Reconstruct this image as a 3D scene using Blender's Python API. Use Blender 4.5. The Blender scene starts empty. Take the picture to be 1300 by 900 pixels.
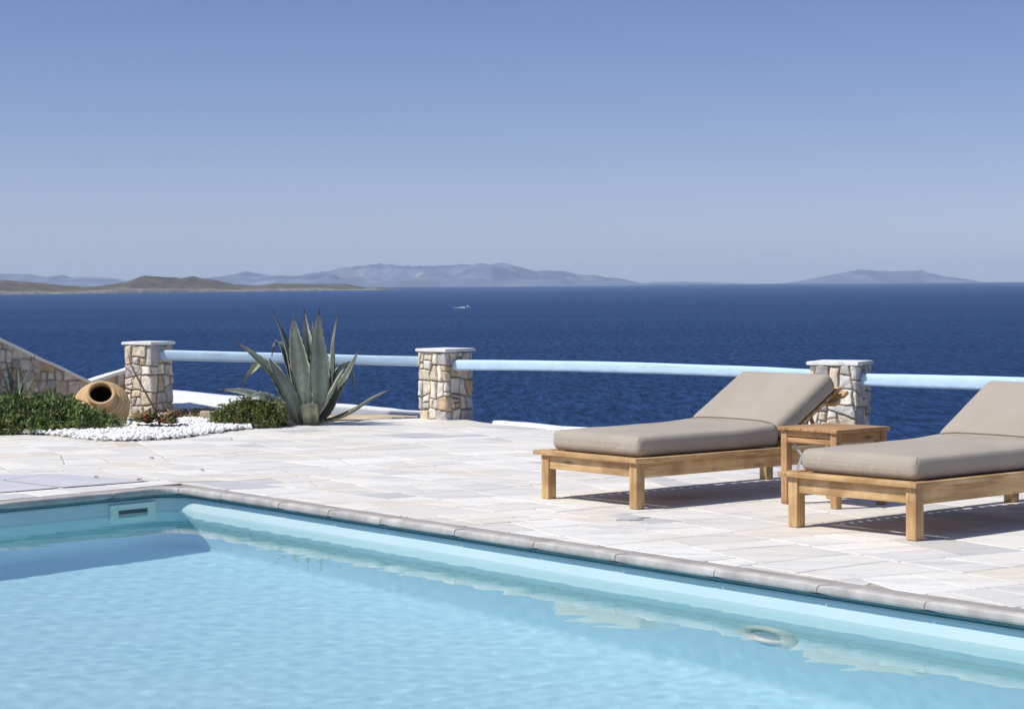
import bpy, bmesh, math, random
import numpy as np
from mathutils import Vector, Matrix

S = bpy.context.scene
COL = S.collection
R = math.radians

# ------------------------------------------------------------------ camera
cam = bpy.data.cameras.new('camera')
cam.sensor_width = 36.0
cam.lens = 2650.0 / 1300.0 * 36.0
cam.clip_start = 0.1
cam.clip_end = 90000.0
camo = bpy.data.objects.new('camera', cam)
COL.objects.link(camo)
camo.location = (0, 0, 1.3)
PITCH = math.atan((450 - 358.6) / 2650.0)
camo.rotation_mode = 'XYZ'
camo.matrix_world = Matrix.Translation((0, 0, 1.3)) @ Matrix.Rotation(R(90) - PITCH, 4, 'X') @ Matrix.Rotation(R(-0.36), 4, 'Z')
S.camera = camo

# ------------------------------------------------------------------ sky + sun
SUN_EL = 55.0
SUN_AZ_TO = (-0.94, -0.34)          # horizontal direction towards the sun
w = bpy.data.worlds.new('World')
S.world = w
w.use_nodes = True
nt = w.node_tree
bg = nt.nodes['Background']
sky = nt.nodes.new('ShaderNodeTexSky')
sky.sky_type = 'NISHITA'
sky.sun_disc = False
sky.sun_elevation = R(SUN_EL)
# rotation measured clockwise from +Y
sky.sun_rotation = math.atan2(SUN_AZ_TO[0], SUN_AZ_TO[1])
sky.altitude = 0
sky.air_density = 1.0
sky.dust_density = 0.3
sky.ozone_density = 3.0
tint = nt.nodes.new('ShaderNodeMixRGB')
tint.blend_type = 'MULTIPLY'
tint.inputs[0].default_value = 1.0
wtc = nt.nodes.new('ShaderNodeTexCoord'); wsp = nt.nodes.new('ShaderNodeSeparateXYZ')
wrp = nt.nodes.new('ShaderNodeValToRGB')
nt.links.new(wtc.outputs['Generated'], wsp.inputs[0]); nt.links.new(wsp.outputs['Z'], wrp.inputs[0])
while len(wrp.color_ramp.elements) < 5: wrp.color_ramp.elements.new(.5)
for e_, (p_, c_) in zip(wrp.color_ramp.elements, [(.0, (.88, 1.06, 1.78)), (.03, (.87, .96, 1.50)), (.06, (.83, .865, 1.27)), (.134, (.725, .74, 1.07)), (.5, (1.0, 1.06, 1.25))]):
    e_.position = p_; e_.color = (*c_, 1)
nt.links.new(wrp.outputs[0], tint.inputs[2])
nt.links.new(sky.outputs[0], tint.inputs[1])
nt.links.new(tint.outputs[0], bg.inputs[0])
bg.inputs[1].default_value = 0.085

sl = bpy.data.lights.new('sun', 'SUN')
sl.energy = 4.7
sl.angle = R(0.5)
sl.color = (1.0, 0.955, 0.88)
sl.cycles.is_caustics_light = True
so = bpy.data.objects.new('sun', sl)
COL.objects.link(so)
h = math.hypot(*SUN_AZ_TO)
ce = math.cos(R(SUN_EL))
tosun = Vector((SUN_AZ_TO[0] / h * ce, SUN_AZ_TO[1] / h * ce, math.sin(R(SUN_EL))))
so.rotation_euler = tosun.to_track_quat('Z', 'Y').to_euler()
so.location = (0, 0, 30)

S.view_settings.view_transform = 'Standard'
S.view_settings.look = 'None'
S.view_settings.gamma = 1.0
S.view_settings.exposure = 0.0
S.render.engine = 'CYCLES'
S.cycles.use_denoising = True
S.cycles.caustics_refractive = True
S.cycles.caustics_reflective = False
S.cycles.max_bounces = 10
S.cycles.transmission_bounces = 6
S.cycles.transparent_max_bounces = 8
S.cycles.sample_clamp_indirect = 6.0
S.cycles.volume_bounces = 1

# ------------------------------------------------------------------ helpers
def tag(o, label=None, cat=None, group=None, kind=None):
    if label: o['label'] = label
    if cat: o['category'] = cat
    if group: o['group'] = group
    if kind: o['kind'] = kind
    return o

def link(name, me, parent=None):
    o = bpy.data.objects.new(name, me)
    COL.objects.link(o)
    if parent is not None: o.parent = parent
    return o

def empty(name, loc=(0, 0, 0), rz=0.0):
    o = bpy.data.objects.new(name, None)
    o.empty_display_size = 0.2
    COL.objects.link(o)
    o.location = loc
    o.rotation_euler = (0, 0, rz)
    return o

def mesh(name, verts, faces, mats, smooth=False, cols=None, midx=None):
    me = bpy.data.meshes.new(name)
    verts = np.asarray(verts, dtype=float)
    if isinstance(faces, np.ndarray):
        nf, k = faces.shape
        me.vertices.add(len(verts)); me.vertices.foreach_set('co', verts.ravel())
        me.loops.add(nf * k); me.loops.foreach_set('vertex_index', faces.ravel().astype(np.int32))
        me.polygons.add(nf); me.polygons.foreach_set('loop_start', (np.arange(nf) * k).astype(np.int32))
        me.polygons.foreach_set('loop_total', np.full(nf, k, dtype=np.int32))
        me.update(calc_edges=True)
    else:
        me.from_pydata([tuple(v) for v in verts], [], faces)
        me.update()
    me.validate()
    if not isinstance(mats, (list, tuple)): mats = [mats]
    for m in mats: me.materials.append(m)
    if smooth: me.polygons.foreach_set('use_smooth', [True] * len(me.polygons))
    if cols is not None:
        a = me.color_attributes.new('Col', 'FLOAT_COLOR', 'POINT')
        c = np.ones((len(verts), 4)); c[:, :3] = cols
        a.data.foreach_set('color', c.ravel())
    if midx is not None: me.polygons.foreach_set('material_index', midx)
    return me

class Geo:
    """collects quads/tris into one mesh"""
    def __init__(s): s.v = []; s.f = []; s.c = []
    def add(s, verts, faces, col=None):
        b = len(s.v)
        s.v.extend([tuple(x) for x in verts])
        s.f.extend([tuple(i + b for i in f) for f in faces])
        if col is not None: s.c.extend([col] * len(verts))
    def build(s, name, mats, parent=None, smooth=False):
        me = mesh(name, s.v, s.f, mats, smooth, cols=(np.array(s.c) if s.c else None))
        return link(name, me, parent)

def snoise(p, freq, seed, oct=3):
    """smooth pseudo noise from summed sines, p (n,3)"""
    rng = np.random.RandomState(seed)
    out = np.zeros(len(p)); amp = 1.0; tot = 0
    for o in range(oct):
        for k in range(5):
            d = rng.normal(size=3); d /= np.linalg.norm(d)
            d2 = rng.normal(size=3); d2 /= np.linalg.norm(d2)
            out += amp * np.sin(p @ d * freq + rng.uniform(0, 6.28) + 1.3 * np.sin(p @ d2 * freq * .7 + rng.uniform(0, 6.28)))
        tot += amp * 2.2; amp *= .5; freq *= 2.1
    return out / tot

def rbox(lo, hi, r, n=(1, 1, 1), deform=None, seg=2):
    """rounded box -> verts, quad faces. n: extra cuts of flat areas per axis"""
    lo = np.array(lo, float); hi = np.array(hi, float)
    r = min(r, (hi - lo).min() * .49)
    ax = []
    for a in range(3):
        L = [lo[a]]
        for k in range(1, seg + 1): L.append(lo[a] + r * (1 - math.cos(k / seg * math.pi / 2)))
        inner = np.linspace(lo[a] + r, hi[a] - r, n[a] + 1)[1:]
        L.extend(inner)
        for k in range(seg - 1, -1, -1): L.append(hi[a] - r * (1 - math.cos(k / seg * math.pi / 2)))
        ax.append(np.array(L))
    V = []; Fc = []
    for a in range(3):
        b, c = (a + 1) % 3, (a + 2) % 3
        for side in (0, 1):
            base = len(V)
            for x in ax[b]:
                for y in ax[c]:
                    p = [0, 0, 0]; p[a] = lo[a] if side == 0 else hi[a]; p[b] = x; p[c] = y; V.append(p)
            nb, nc = len(ax[b]), len(ax[c])
            for i in range(nb - 1):
                for j in range(nc - 1):
                    q = [base + i * nc + j, base + (i + 1) * nc + j, base + (i + 1) * nc + j + 1, base + i * nc + j + 1]
                    Fc.append(tuple(q) if side else tuple(q[::-1]))
    V = np.array(V)
    q = np.clip(V, lo + r, hi - r)
    d = V - q; L = np.linalg.norm(d, axis=1, keepdims=True); L[L == 0] = 1
    V = q + d / L * r
    # weld
    key = {}; remap = []; NV = []
    for p in V:
        k = tuple(np.round(p, 6))
        if k not in key: key[k] = len(NV); NV.append(p)
        remap.append(key[k])
    F2 = []
    for f in Fc:
        g = []
        for i in f:
            i = remap[i]
            if i not in g: g.append(i)
        if len(g) >= 3: F2.append(tuple(g))
    NV = np.array(NV)
    if deform is not None: NV = deform(NV)
    return NV, F2

def boxpart(name, lo, hi, m, parent, r=.004, n=(1, 1, 1), deform=None, seg=2, smooth=True):
    v, f = rbox(lo, hi, r, n, deform, seg)
    return link(name, mesh(name, v, f, m, smooth), parent)

def prism(geo, pts, z0, z1, col=None):
    n = len(pts)
    v = [(x, y, z0) for x, y in pts] + [(x, y, z1) for x, y in pts]
    f = [tuple(range(n - 1, -1, -1)), tuple(range(n, 2 * n))]
    for i in range(n): j = (i + 1) % n; f.append((i, j, n + j, n + i))
    geo.add(v, f, col)

def tube(geo, pts, rad, n=10, col=None, cap=True):
    pts = [Vector(p) for p in pts]
    rings = []
    for i, p in enumerate(pts):
        a = pts[max(i - 1, 0)]; b = pts[min(i + 1, len(pts) - 1)]
        t = (b - a).normalized()
        u = t.cross(Vector((0, 0, 1)))
        if u.length < 1e-3: u = t.cross(Vector((1, 0, 0)))
        u.normalize(); v = u.cross(t)
        r = rad[i] if hasattr(rad, '__len__') else rad
        rings.append([p + (u * math.cos(k / n * 6.28318) + v * math.sin(k / n * 6.28318)) * r for k in range(n)])
    V = [tuple(q) for ring in rings for q in ring]
    F = []
    for i in range(len(pts) - 1):
        for k in range(n):
            F.append((i * n + k, i * n + (k + 1) % n, (i + 1) * n + (k + 1) % n, (i + 1) * n + k))
    if cap:
        F.append(tuple(range(n - 1, -1, -1))); F.append(tuple(range((len(pts) - 1) * n, len(pts) * n)))
    geo.add(V, F, col)

# ---- materials
def newmat(name):
    m = bpy.data.materials.new(name); m.use_nodes = True
    t = m.node_tree; b = t.nodes['Principled BSDF']
    return m, t, b

def node(t, typ, **kw):
    n = t.nodes.new(typ)
    for k, v in kw.items():
        if k in n.inputs.keys() if hasattr(n.inputs, 'keys') else False: n.inputs[k].default_value = v
        else: setattr(n, k, v)
    return n

def coords(t, scale=(1, 1, 1), rot=(0, 0, 0), rnd=False, src='Object'):
    tc = t.nodes.new('ShaderNodeTexCoord'); mp = t.nodes.new('ShaderNodeMapping')
    mp.inputs['Scale'].default_value = scale; mp.inputs['Rotation'].default_value = rot
    t.links.new(tc.outputs[src], mp.inputs['Vector'])
    if rnd:
        oi = t.nodes.new('ShaderNodeObjectInfo'); mul = t.nodes.new('ShaderNodeMath'); mul.operation = 'MULTIPLY'
        mul.inputs[1].default_value = 37.0
        t.links.new(oi.outputs['Random'], mul.inputs[0])
        cmb = t.nodes.new('ShaderNodeCombineXYZ')
        for k in range(3): t.links.new(mul.outputs[0], cmb.inputs[k])
        t.links.new(cmb.outputs[0], mp.inputs['Location'])
    return mp.outputs[0]

def noise(t, vec, scale, detail=4, rough=.55, dist=0.0):
    n = t.nodes.new('ShaderNodeTexNoise')
    n.inputs['Scale'].default_value = scale; n.inputs['Detail'].default_value = detail
    n.inputs['Roughness'].default_value = rough; n.inputs['Distortion'].default_value = dist
    t.links.new(vec, n.inputs['Vector'])
    return n.outputs['Fac']

def ramp(t, fac, stops):
    n = t.nodes.new('ShaderNodeValToRGB')
    e = n.color_ramp.elements
    while len(e) < len(stops): e.new(.5)
    for i, (p, c) in enumerate(stops):
        e[i].position = p; e[i].color = (*c, 1) if len(c) == 3 else c
    t.links.new(fac, n.inputs[0])
    return n.outputs[0]

def mix(t, fac, a, b, mode='MIX'):
    n = t.nodes.new('ShaderNodeMixRGB'); n.blend_type = mode
    for k, x in ((0, fac), (1, a), (2, b)):
        if hasattr(x, 'is_linked') or hasattr(x, 'links'): t.links.new(x, n.inputs[k])
        elif isinstance(x, (int, float)): n.inputs[k].default_value = x
        else: n.inputs[k].default_value = (*x, 1)
    return n.outputs[0]

def bump(t, b, hgt, strength=.3, dist=.01):
    n = t.nodes.new('ShaderNodeBump'); n.inputs['Strength'].default_value = strength
    n.inputs['Distance'].default_value = dist
    t.links.new(hgt, n.inputs['Height']); t.links.new(n.outputs[0], b.inputs['Normal'])

def gray(v): return (v, v, v)

def attr(t, name='Col'):
    a = t.nodes.new('ShaderNodeAttribute'); a.attribute_name = name
    return a.outputs['Color']

def wood(name, axis, light, dark, worn):
    m, t, b = newmat(name)
    sc = [22, 22, 22]; sc[axis] = 1.3
    v = coords(t, tuple(sc), rnd=True)
    g = noise(t, v, 1.6, 6, .6, .6)
    c = ramp(t, g, [(.28, dark), (.52, light), (.8, worn)])
    v2 = coords(t, (3, 3, 3), rnd=True)
    blot = noise(t, v2, 1.8, 3)
    c = mix(t, ramp(t, blot, [(.42, gray(0)), (.66, gray(.75))]), c, dark)
    knot = t.nodes.new('ShaderNodeTexVoronoi'); knot.inputs['Scale'].default_value = 1.0
    ks = [9, 9, 9]; ks[axis] = 2.6
    t.links.new(coords(t, tuple(ks), rnd=True), knot.inputs['Vector'])
    c = mix(t, ramp(t, knot.outputs['Distance'], [(.04, gray(.85)), (.16, gray(0))]), c, tuple(x * .35 for x in dark))
    t.links.new(c, b.inputs['Base Color'])
    b.inputs['Roughness'].default_value = .55
    bump(t, b, g, .25, .002)
    return m

HON = ((.62, .40, .185), (.33, .175, .065), (.70, .50, .275))
RED = ((.53, .31, .14), (.32, .165, .065), (.62, .42, .22))
WX = wood('teak_lengthwise', 0, *HON); WY = wood('teak_crosswise', 1, *HON); WZ = wood('teak_upright', 2, *HON)
TX = wood('table_teak_lengthwise', 0, *RED); TY = wood('table_teak_crosswise', 1, *RED); TZ = wood('table_teak_upright', 2, *RED)

def m_fabric():
    m, t, b = newmat('cushion_canvas')
    v = coords(t, (1, 1, 1), rnd=True)
    c = ramp(t, noise(t, v, 2.5, 4), [(.3, (.368, .318, .252)), (.7, (.425, .372, .302))])
    t.links.new(c, b.inputs['Base Color']); b.inputs['Roughness'].default_value = .85
    b.inputs['Sheen Weight'].default_value = .15
    w1 = t.nodes.new('ShaderNodeTexWave'); w1.inputs['Scale'].default_value = 260; t.links.new(v, w1.inputs['Vector'])
    big = noise(t, coords(t, (1, 2.2, 1), (0, 0, R(20)), rnd=True), 6, 4, .55, .8)
    ad = t.nodes.new('ShaderNodeMath'); ad.operation = 'MULTIPLY_ADD'
    t.links.new(big, ad.inputs[0]); ad.inputs[1].default_value = 14.0; t.links.new(w1.outputs['Fac'], ad.inputs[2])
    bump(t, b, ad.outputs[0], .45, .0016)
    return m
M_FAB = m_fabric()

def m_masonry():
    m, t, b = newmat('rubble_stone')
    v = coords(t)
    n1 = noise(t, v, 14, 6, .65)
    c = mix(t, .55, attr(t), ramp(t, n1, [(.3, gray(.3)), (.5, gray(.62)), (.72, gray(1.0))]), 'MULTIPLY')
    c = mix(t, 1.0, c, gray(1.45), 'MULTIPLY')
    st = noise(t, v, 5, 4)
    c = mix(t, ramp(t, st, [(.55, gray(0)), (.68, gray(.45))]), c, (.42, .27, .13))
    t.links.new(c, b.inputs['Base Color']); b.inputs['Roughness'].default_value = .9
    bump(t, b, noise(t, v, 38, 7, .75), .9, .02)
    return m
M_STONE = m_masonry()

def m_marble():
    m, t, b = newmat('marble_paving')
    v = coords(t)
    vein = noise(t, coords(t, (1.2, 5, 1), (0, 0, R(35))), 1.6, 7, .6, 1.2)
    c = mix(t, .6, attr(t), ramp(t, vein, [(.33, (.66, .69, .74)), (.52, gray(1.0))]), 'MULTIPLY')
    st = noise(t, v, 1.1, 5, .6)
    c = mix(t, ramp(t, st, [(.50, gray(0)), (.70, gray(.42))]), c, (.70, .58, .40))
    c = mix(t, ramp(t, noise(t, v, 30, 5, .7), [(.3, gray(.18)), (.6, gray(0))]), c, (.4, .36, .3))
    t.links.new(c, b.inputs['Base Color']); b.inputs['Roughness'].default_value = .62
    bump(t, b, noise(t, v, 24, 6, .7), .35, .006)
    return m
M_MARBLE = m_marble()

def simple(name, base, base2=None, sc=6, rough=.8, bs=.3, bd=.005, bsc=30, detail=5):
    m, t, b = newmat(name)
    v = coords(t)
    c = ramp(t, noise(t, v, sc, detail), [(.3, base), (.7, base2 or tuple(min(1, x * 1.2) for x in base))])
    t.links.new(c, b.inputs['Base Color']); b.inputs['Roughness'].default_value = rough
    bump(t, b, noise(t, v, bsc, 5, .65), bs, bd)
    return m

M_GROUT = simple('grout', (.36, .30, .22), (.50, .43, .33), 3)
M_WHITE = simple('whitewash', (.74, .74, .73), (.82, .82, .81), 3, bsc=12, bd=.01)
M_CAP = simple('white_marble_slab', (.70, .69, .66), (.82, .81, .79), 9, .7, .4, .006, 20)
M_COPING = simple('coping_stone', (.33, .305, .285), (.56, .525, .495), 7, .7, .4, .004, 40)
M_STRIP = simple('coping_mortar', (.27, .24, .22), (.38, .35, .325), 5, .85)
def m_rail():
    m, t, b = newmat('pale_blue_paint')
    v = coords(t)
    c = ramp(t, noise(t, v, 4, 4), [(.3, (.44, .61, .79)), (.7, (.51, .68, .84))])
    worn = noise(t, coords(t, (1.2, 1.2, 14)), 2.2, 6, .6)
    c = mix(t, ramp(t, worn, [(.60, gray(0)), (.64, gray(.55))]), c, (.40, .46, .45))
    c = mix(t, ramp(t, noise(t, v, 26, 5, .7), [(.62, gray(0)), (.68, gray(.6))]), c, (.72, .76, .78))
    t.links.new(c, b.inputs['Base Color']); b.inputs['Roughness'].default_value = .95
    b.inputs['Specular IOR Level'].default_value = .15
    bump(t, b, noise(t, v, 16, 6, .65), .5, .012)
    return m
M_RAIL = m_rail()
M_SAND = simple('sandy_soil', (.42, .33, .22), (.60, .50, .36), 4, .95, .6, .02, 14)
M_EARTH = simple('dry_hillside', (.16, .12, .075), (.28, .22, .14), .3, .95, .6, .1, 4)
M_PEBBLE = simple('white_pebble', (.76, .76, .75), (.88, .88, .87), 8, .7)
M_METAL, _t, _b = newmat('grey_metal'); _b.inputs['Base Color'].default_value = (.55, .55, .54, 1); _b.inputs['Metallic'].default_value = .6; _b.inputs['Roughness'].default_value = .45
bump(_t, _b, noise(_t, coords(_t), 40, 3), .1, .002)
M_DARK = simple('dark_opening', (.02, .03, .035), (.03, .045, .05), 5)
M_LINER = simple('pool_liner', (.53, .89, .955), (.57, .91, .97), 1.2, .45, .12, .01, 5)
M_TRACK = simple('liner_track_shade', (.10, .22, .26), (.14, .28, .32), 9, .5)
M_FITTING = simple('pale_plastic_fitting', (.70, .82, .74), (.76, .87, .79), 5, .4, .1, .002)
M_HATCH = simple('grey_slate_panel', (.47, .47, .50), (.56, .56, .60), 2.5, .7, .3, .003, 30)
M_FOAM = simple('foam', (.75, .80, .85), (.9, .9, .9), .2)
M_BOAT = simple('boat_white', (.78, .78, .78), (.84, .84, .84), 1)

def m_clay(rib=False):
    m, t, b = newmat('ochre_clay')
    v = coords(t)
    c = ramp(t, noise(t, v, 7, 6, .6), [(.3, (.50, .31, .14)), (.7, (.67, .46, .24))])
    if rib: c = mix(t, 1.0, c, attr(t), 'MULTIPLY')
    t.links.new(c, b.inputs['Base Color']); b.inputs['Roughness'].default_value = .85
    bump(t, b, noise(t, v, 60, 5), .3, .004)
    return m
M_CLAY = m_clay(); M_CLAYR = m_clay(True)

def m_leaf(name, tint=(1, 1, 1), rough=.55, spec=.3, stripes=False):
    m, t, b = newmat(name)
    c = attr(t)
    v = coords(t)
    n = noise(t, v, 18, 4)
    c = mix(t, .5, c, ramp(t, n, [(.3, gray(.6)), (.7, gray(1.25))]), 'MULTIPLY')
    t.links.new(c, b.inputs['Base Color']); b.inputs['Roughness'].default_value = rough
    b.inputs['Specular IOR Level'].default_value = spec
    return m
M_FOLIAGE = m_leaf('small_leaves')
M_AGAVE = m_leaf('agave_skin', rough=.5, spec=.4)
M_TWIG = simple('brown_twig', (.13, .07, .05), (.22, .13, .09), 20)

# ------------------------------------------------------------------ sea, islands, haze
def m_sea():
    m = bpy.data.materials.new('sea_water'); m.use_nodes = True
    t = m.node_tree
    for n_ in list(t.nodes):
        if n_.type != 'OUTPUT_MATERIAL': t.nodes.remove(n_)
    outn = [n_ for n_ in t.nodes if n_.type == 'OUTPUT_MATERIAL'][0]
    patch = noise(t, coords(t, (.35, 1, 1)), .004, 5, .6)
    c = ramp(t, patch, [(.3, (.024, .068, .190)), (.7, (.033, .086, .232))])
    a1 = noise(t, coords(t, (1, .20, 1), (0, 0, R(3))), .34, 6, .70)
    a2 = noise(t, coords(t, (.45, 1, 1), (0, 0, R(-9))), .22, 6, .7)
    mu = t.nodes.new('ShaderNodeMath'); mu.operation = 'MULTIPLY_ADD'
    t.links.new(a2, mu.inputs[0]); mu.inputs[1].default_value = .8; t.links.new(a1, mu.inputs[2])
    up = ramp(t, a1, [(.38, gray(.60)), (.62, gray(1.38))])      # light and dark of the waves painted into the base colour
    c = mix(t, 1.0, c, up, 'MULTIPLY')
    bp = t.nodes.new('ShaderNodeBump'); bp.inputs['Strength'].default_value = 1.0; bp.inputs['Distance'].default_value = 6.0
    t.links.new(mu.outputs[0], bp.inputs['Height'])
    df = t.nodes.new('ShaderNodeBsdfDiffuse'); gl = t.nodes.new('ShaderNodeBsdfGlossy'); gl.inputs['Roughness'].default_value = .22
    fr = t.nodes.new('ShaderNodeFresnel'); fr.inputs['IOR'].default_value = 1.33
    mm = t.nodes.new('ShaderNodeMath'); mm.operation = 'MULTIPLY'; mm.inputs[1].default_value = .13
    ms = t.nodes.new('ShaderNodeMixShader')
    for x_ in (df, gl, fr): t.links.new(bp.outputs[0], x_.inputs['Normal'])
    t.links.new(c, df.inputs['Color']); t.links.new(fr.outputs[0], mm.inputs[0]); t.links.new(mm.outputs[0], ms.inputs[0])
    t.links.new(df.outputs[0], ms.inputs[1]); t.links.new(gl.outputs[0], ms.inputs[2]); t.links.new(ms.outputs[0], outn.inputs['Surface'])
    return m
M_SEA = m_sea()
SEA_Z = -33.0
RAD = 25000.0
vs = [(0, 0, SEA_Z)] + [(RAD * math.cos(a / 360 * 6.2831853), RAD * math.sin(a / 360 * 6.2831853), SEA_Z) for a in range(360)]
fs = [(0, 1 + a, 1 + (a + 1) % 360) for a in range(360)]
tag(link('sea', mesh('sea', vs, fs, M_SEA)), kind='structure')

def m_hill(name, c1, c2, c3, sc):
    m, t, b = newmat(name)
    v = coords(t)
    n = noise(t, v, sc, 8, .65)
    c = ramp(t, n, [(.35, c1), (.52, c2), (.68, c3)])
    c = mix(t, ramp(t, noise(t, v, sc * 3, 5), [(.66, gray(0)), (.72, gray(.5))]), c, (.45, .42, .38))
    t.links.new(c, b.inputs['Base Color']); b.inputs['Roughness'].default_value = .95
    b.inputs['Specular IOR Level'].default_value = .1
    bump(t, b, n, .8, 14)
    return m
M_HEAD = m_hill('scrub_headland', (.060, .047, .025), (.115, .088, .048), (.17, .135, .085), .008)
M_ISL = m_hill('haze_tinted_island', (.085, .115, .185), (.135, .17, .25), (.24, .265, .34), .0022)  # bluish base colours carry part of the distance haze
M_CLIFF = simple('shore_rock', (.14, .12, .09), (.34, .30, .25), .02, .95, .5, 3, .1)

def island(name, prof, dist, depth, seed, m, gul=.25, shore=None, nx=260, ny=26, cliff=0):
    """prof: (pixel x, height in m) ridge silhouette; built at its own distance"""
    us = np.array([p[0] for p in prof], float); hs = np.array([p[1] for p in prof], float)
    U = np.linspace(us[0], us[-1], nx)
    Hh = np.interp(U, us, hs)
    k = np.ones(3) / 3
    Hs = np.convolve(np.pad(Hh, 1, mode='edge'), k, mode='valid')
    Dn = dist if not callable(dist) else None
    V = []; 
    for i, u in enumerate(U):
        d0 = dist(u) if callable(dist) else dist
        for j in range(ny):
            f = j / (ny - 1)
            y = d0 + depth * (f)
            x = (u - 650) / 2650 * (d0 + depth * .35)
            V.append((x, y, f, Hs[i]))
    V = np.array(V)
    P = V[:, :3].copy(); f = V[:, 2]
    e = np.where(f < .5, f / .5, (1 - f) / .5)
    e = np.clip(e, 0, 1) ** .62
    pp = np.stack([V[:, 0], V[:, 1] * .6, np.zeros(len(V))], 1)
    nz = snoise(pp, 6.0 / depth * 1.6, seed, 4)
    z = V[:, 3] * e * (1 + gul * nz * (1 - .55 * (np.abs(f - .5) < .12)) * np.where(e > .98, .3, 1))
    z = z + cliff * np.clip(f / .04, 0, 1) * (f < .5) * (.6 + .5 * snoise(pp, .03, seed + 3, 2)) * np.clip(V[:, 3] / 8, 0, 1) * (1 - e * .8)
    zz = z.reshape(nx, ny); mxz = zz.max(1, keepdims=True)
    kk = np.ones(13) / 13; mxz = np.convolve(np.pad(mxz[:, 0], 6, mode='edge'), kk, mode='valid')[:, None]
    jit = 1 + .02 * snoise(np.stack([U * .35, U * 0, U * 0], 1), 1.0, seed)[:, None]
    z = (zz / np.maximum(mxz, .1) * Hs[:, None] * jit).ravel()
    z = np.where((f == 0) | (f == 1), -3, z)
    P[:, 2] = SEA_Z + z
    I = np.arange(nx * ny).reshape(nx, ny)
    F = np.stack([I[:-1, :-1], I[1:, :-1], I[1:, 1:], I[:-1, 1:]], -1).reshape(-1, 4)
    midx = None; mats = [m]
    if cliff:
        mats = [m, M_CLIFF]
        jj = np.tile(np.arange(ny - 1), nx - 1)
        midx = (jj < 2).astype(int).tolist()
    o = link(name, mesh(name, P, F, mats, True, midx=midx))
    return tag(o, kind='structure')

def hs(lst, dist, extra=0):
    """ridge pixel heights -> metres above the sea"""
    out = []
    for u, v in lst:
        hv = 362.7 - .0063 * u            # level line of the lens at this column
        out.append((u, max(0.5, 34.3 + (hv - v) * (dist + extra) / 2650.0)))
    return out

head = [(-260, 352), (-160, 350), (-60, 354), (0, 356), (40, 359), (92, 365), (120, 363), (152, 358), (176, 350.5), (204, 352), (224, 353), (240, 351.5), (264, 355), (292, 361), (320, 362.5), (348, 360), (400, 360.5), (436, 360.5), (450, 363), (464, 365.6), (480, 365.2), (500, 368), (510, 371)]
dh = lambda u: float(np.interp(u, [-260, 0, 200, 510], [7600, 7600, 8600, 10600]))
headm = [(u, max(.5, 34.3 + (362.7 - .0063 * u - v) * (dh(u) + 500) / 2650.0)) for u, v in head]
island('headland', headm, dh, 1100, 5, M_HEAD, .30, cliff=6, nx=420, ny=34)
main = [(180, 362), (200, 358), (228, 355), (256, 352), (270, 350), (300, 345.5), (330, 349), (370, 350), (400, 346), (440, 338.5), (480, 334.5), (520, 338), (550, 337), (580, 336.5), (605, 335), (628, 335), (649, 336.5), (682, 343), (712, 343), (736, 348.5), (760, 350), (790, 354), (815, 359), (826, 363)]
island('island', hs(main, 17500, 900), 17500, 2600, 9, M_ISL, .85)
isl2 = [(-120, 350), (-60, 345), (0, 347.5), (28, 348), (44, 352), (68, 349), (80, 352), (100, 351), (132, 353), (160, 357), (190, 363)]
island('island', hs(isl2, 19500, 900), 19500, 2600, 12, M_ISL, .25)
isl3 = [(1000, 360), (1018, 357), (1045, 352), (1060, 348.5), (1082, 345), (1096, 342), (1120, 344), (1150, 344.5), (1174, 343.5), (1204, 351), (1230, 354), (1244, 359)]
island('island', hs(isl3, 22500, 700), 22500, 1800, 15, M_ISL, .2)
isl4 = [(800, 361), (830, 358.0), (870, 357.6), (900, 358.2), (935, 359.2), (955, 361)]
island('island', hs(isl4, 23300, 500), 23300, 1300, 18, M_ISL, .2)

# haze box
m = bpy.data.materials.new('haze_air'); m.use_nodes = True
t = m.node_tree
for n_ in list(t.nodes):
    if n_.type != 'OUTPUT_MATERIAL': t.nodes.remove(n_)
pv = t.nodes.new('ShaderNodeVolumePrincipled')
pv.inputs['Color'].default_value = (.74, .88, 1.0, 1)
pv.inputs['Density'].default_value = 2.8e-5
pv.inputs['Anisotropy'].default_value = .1
t.links.new(pv.outputs[0], [n_ for n_ in t.nodes if n_.type == 'OUTPUT_MATERIAL'][0].inputs['Volume'])
a, b_ = 27000, 225.0
vv = [(x, y, z) for x in (-a, a) for y in (-a, a) for z in (SEA_Z - 4.5, b_)]
hz = link('haze', mesh('haze', vv, [(0, 1, 3, 2), (4, 6, 7, 5), (0, 4, 5, 1), (2, 3, 7, 6), (0, 2, 6, 4), (1, 5, 7, 3)], m))
tag(hz, kind='stuff')

# hillside under the terrace, falling to the sea
def hillside():
    xs = np.concatenate([np.linspace(-400, -20, 20), np.linspace(-18, 18, 30), np.linspace(20, 400, 20)])
    ys = np.concatenate([np.linspace(-200, 16, 14), np.linspace(18, 60, 30), np.linspace(65, 190, 26)])
    X, Y = np.meshgrid(xs, ys, indexing='ij')
    p = np.stack([X.ravel(), Y.ravel(), np.zeros(X.size)], 1)
    edge = np.where(p[:, 0] < 0, 20.5 + 0 * p[:, 0], 20.5 - .9 * p[:, 0])
    edge = np.maximum(edge, -60)
    d = np.clip(p[:, 1] - edge, 0, None)
    z = -2.4 - .9 * d ** .95 * .42 + snoise(p, .25, 3, 4) * np.clip(d * .1 + .15, 0, 2.0)
    z = np.maximum(z, SEA_Z - 3)
    p[:, 2] = z
    I = np.arange(X.size).reshape(X.shape)
    F = np.stack([I[:-1, :-1], I[1:, :-1], I[1:, 1:], I[:-1, 1:]], -1).reshape(-1, 4)
    tag(link('hillside', mesh('hillside', p, F, M_EARTH, True)), kind='structure')
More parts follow.
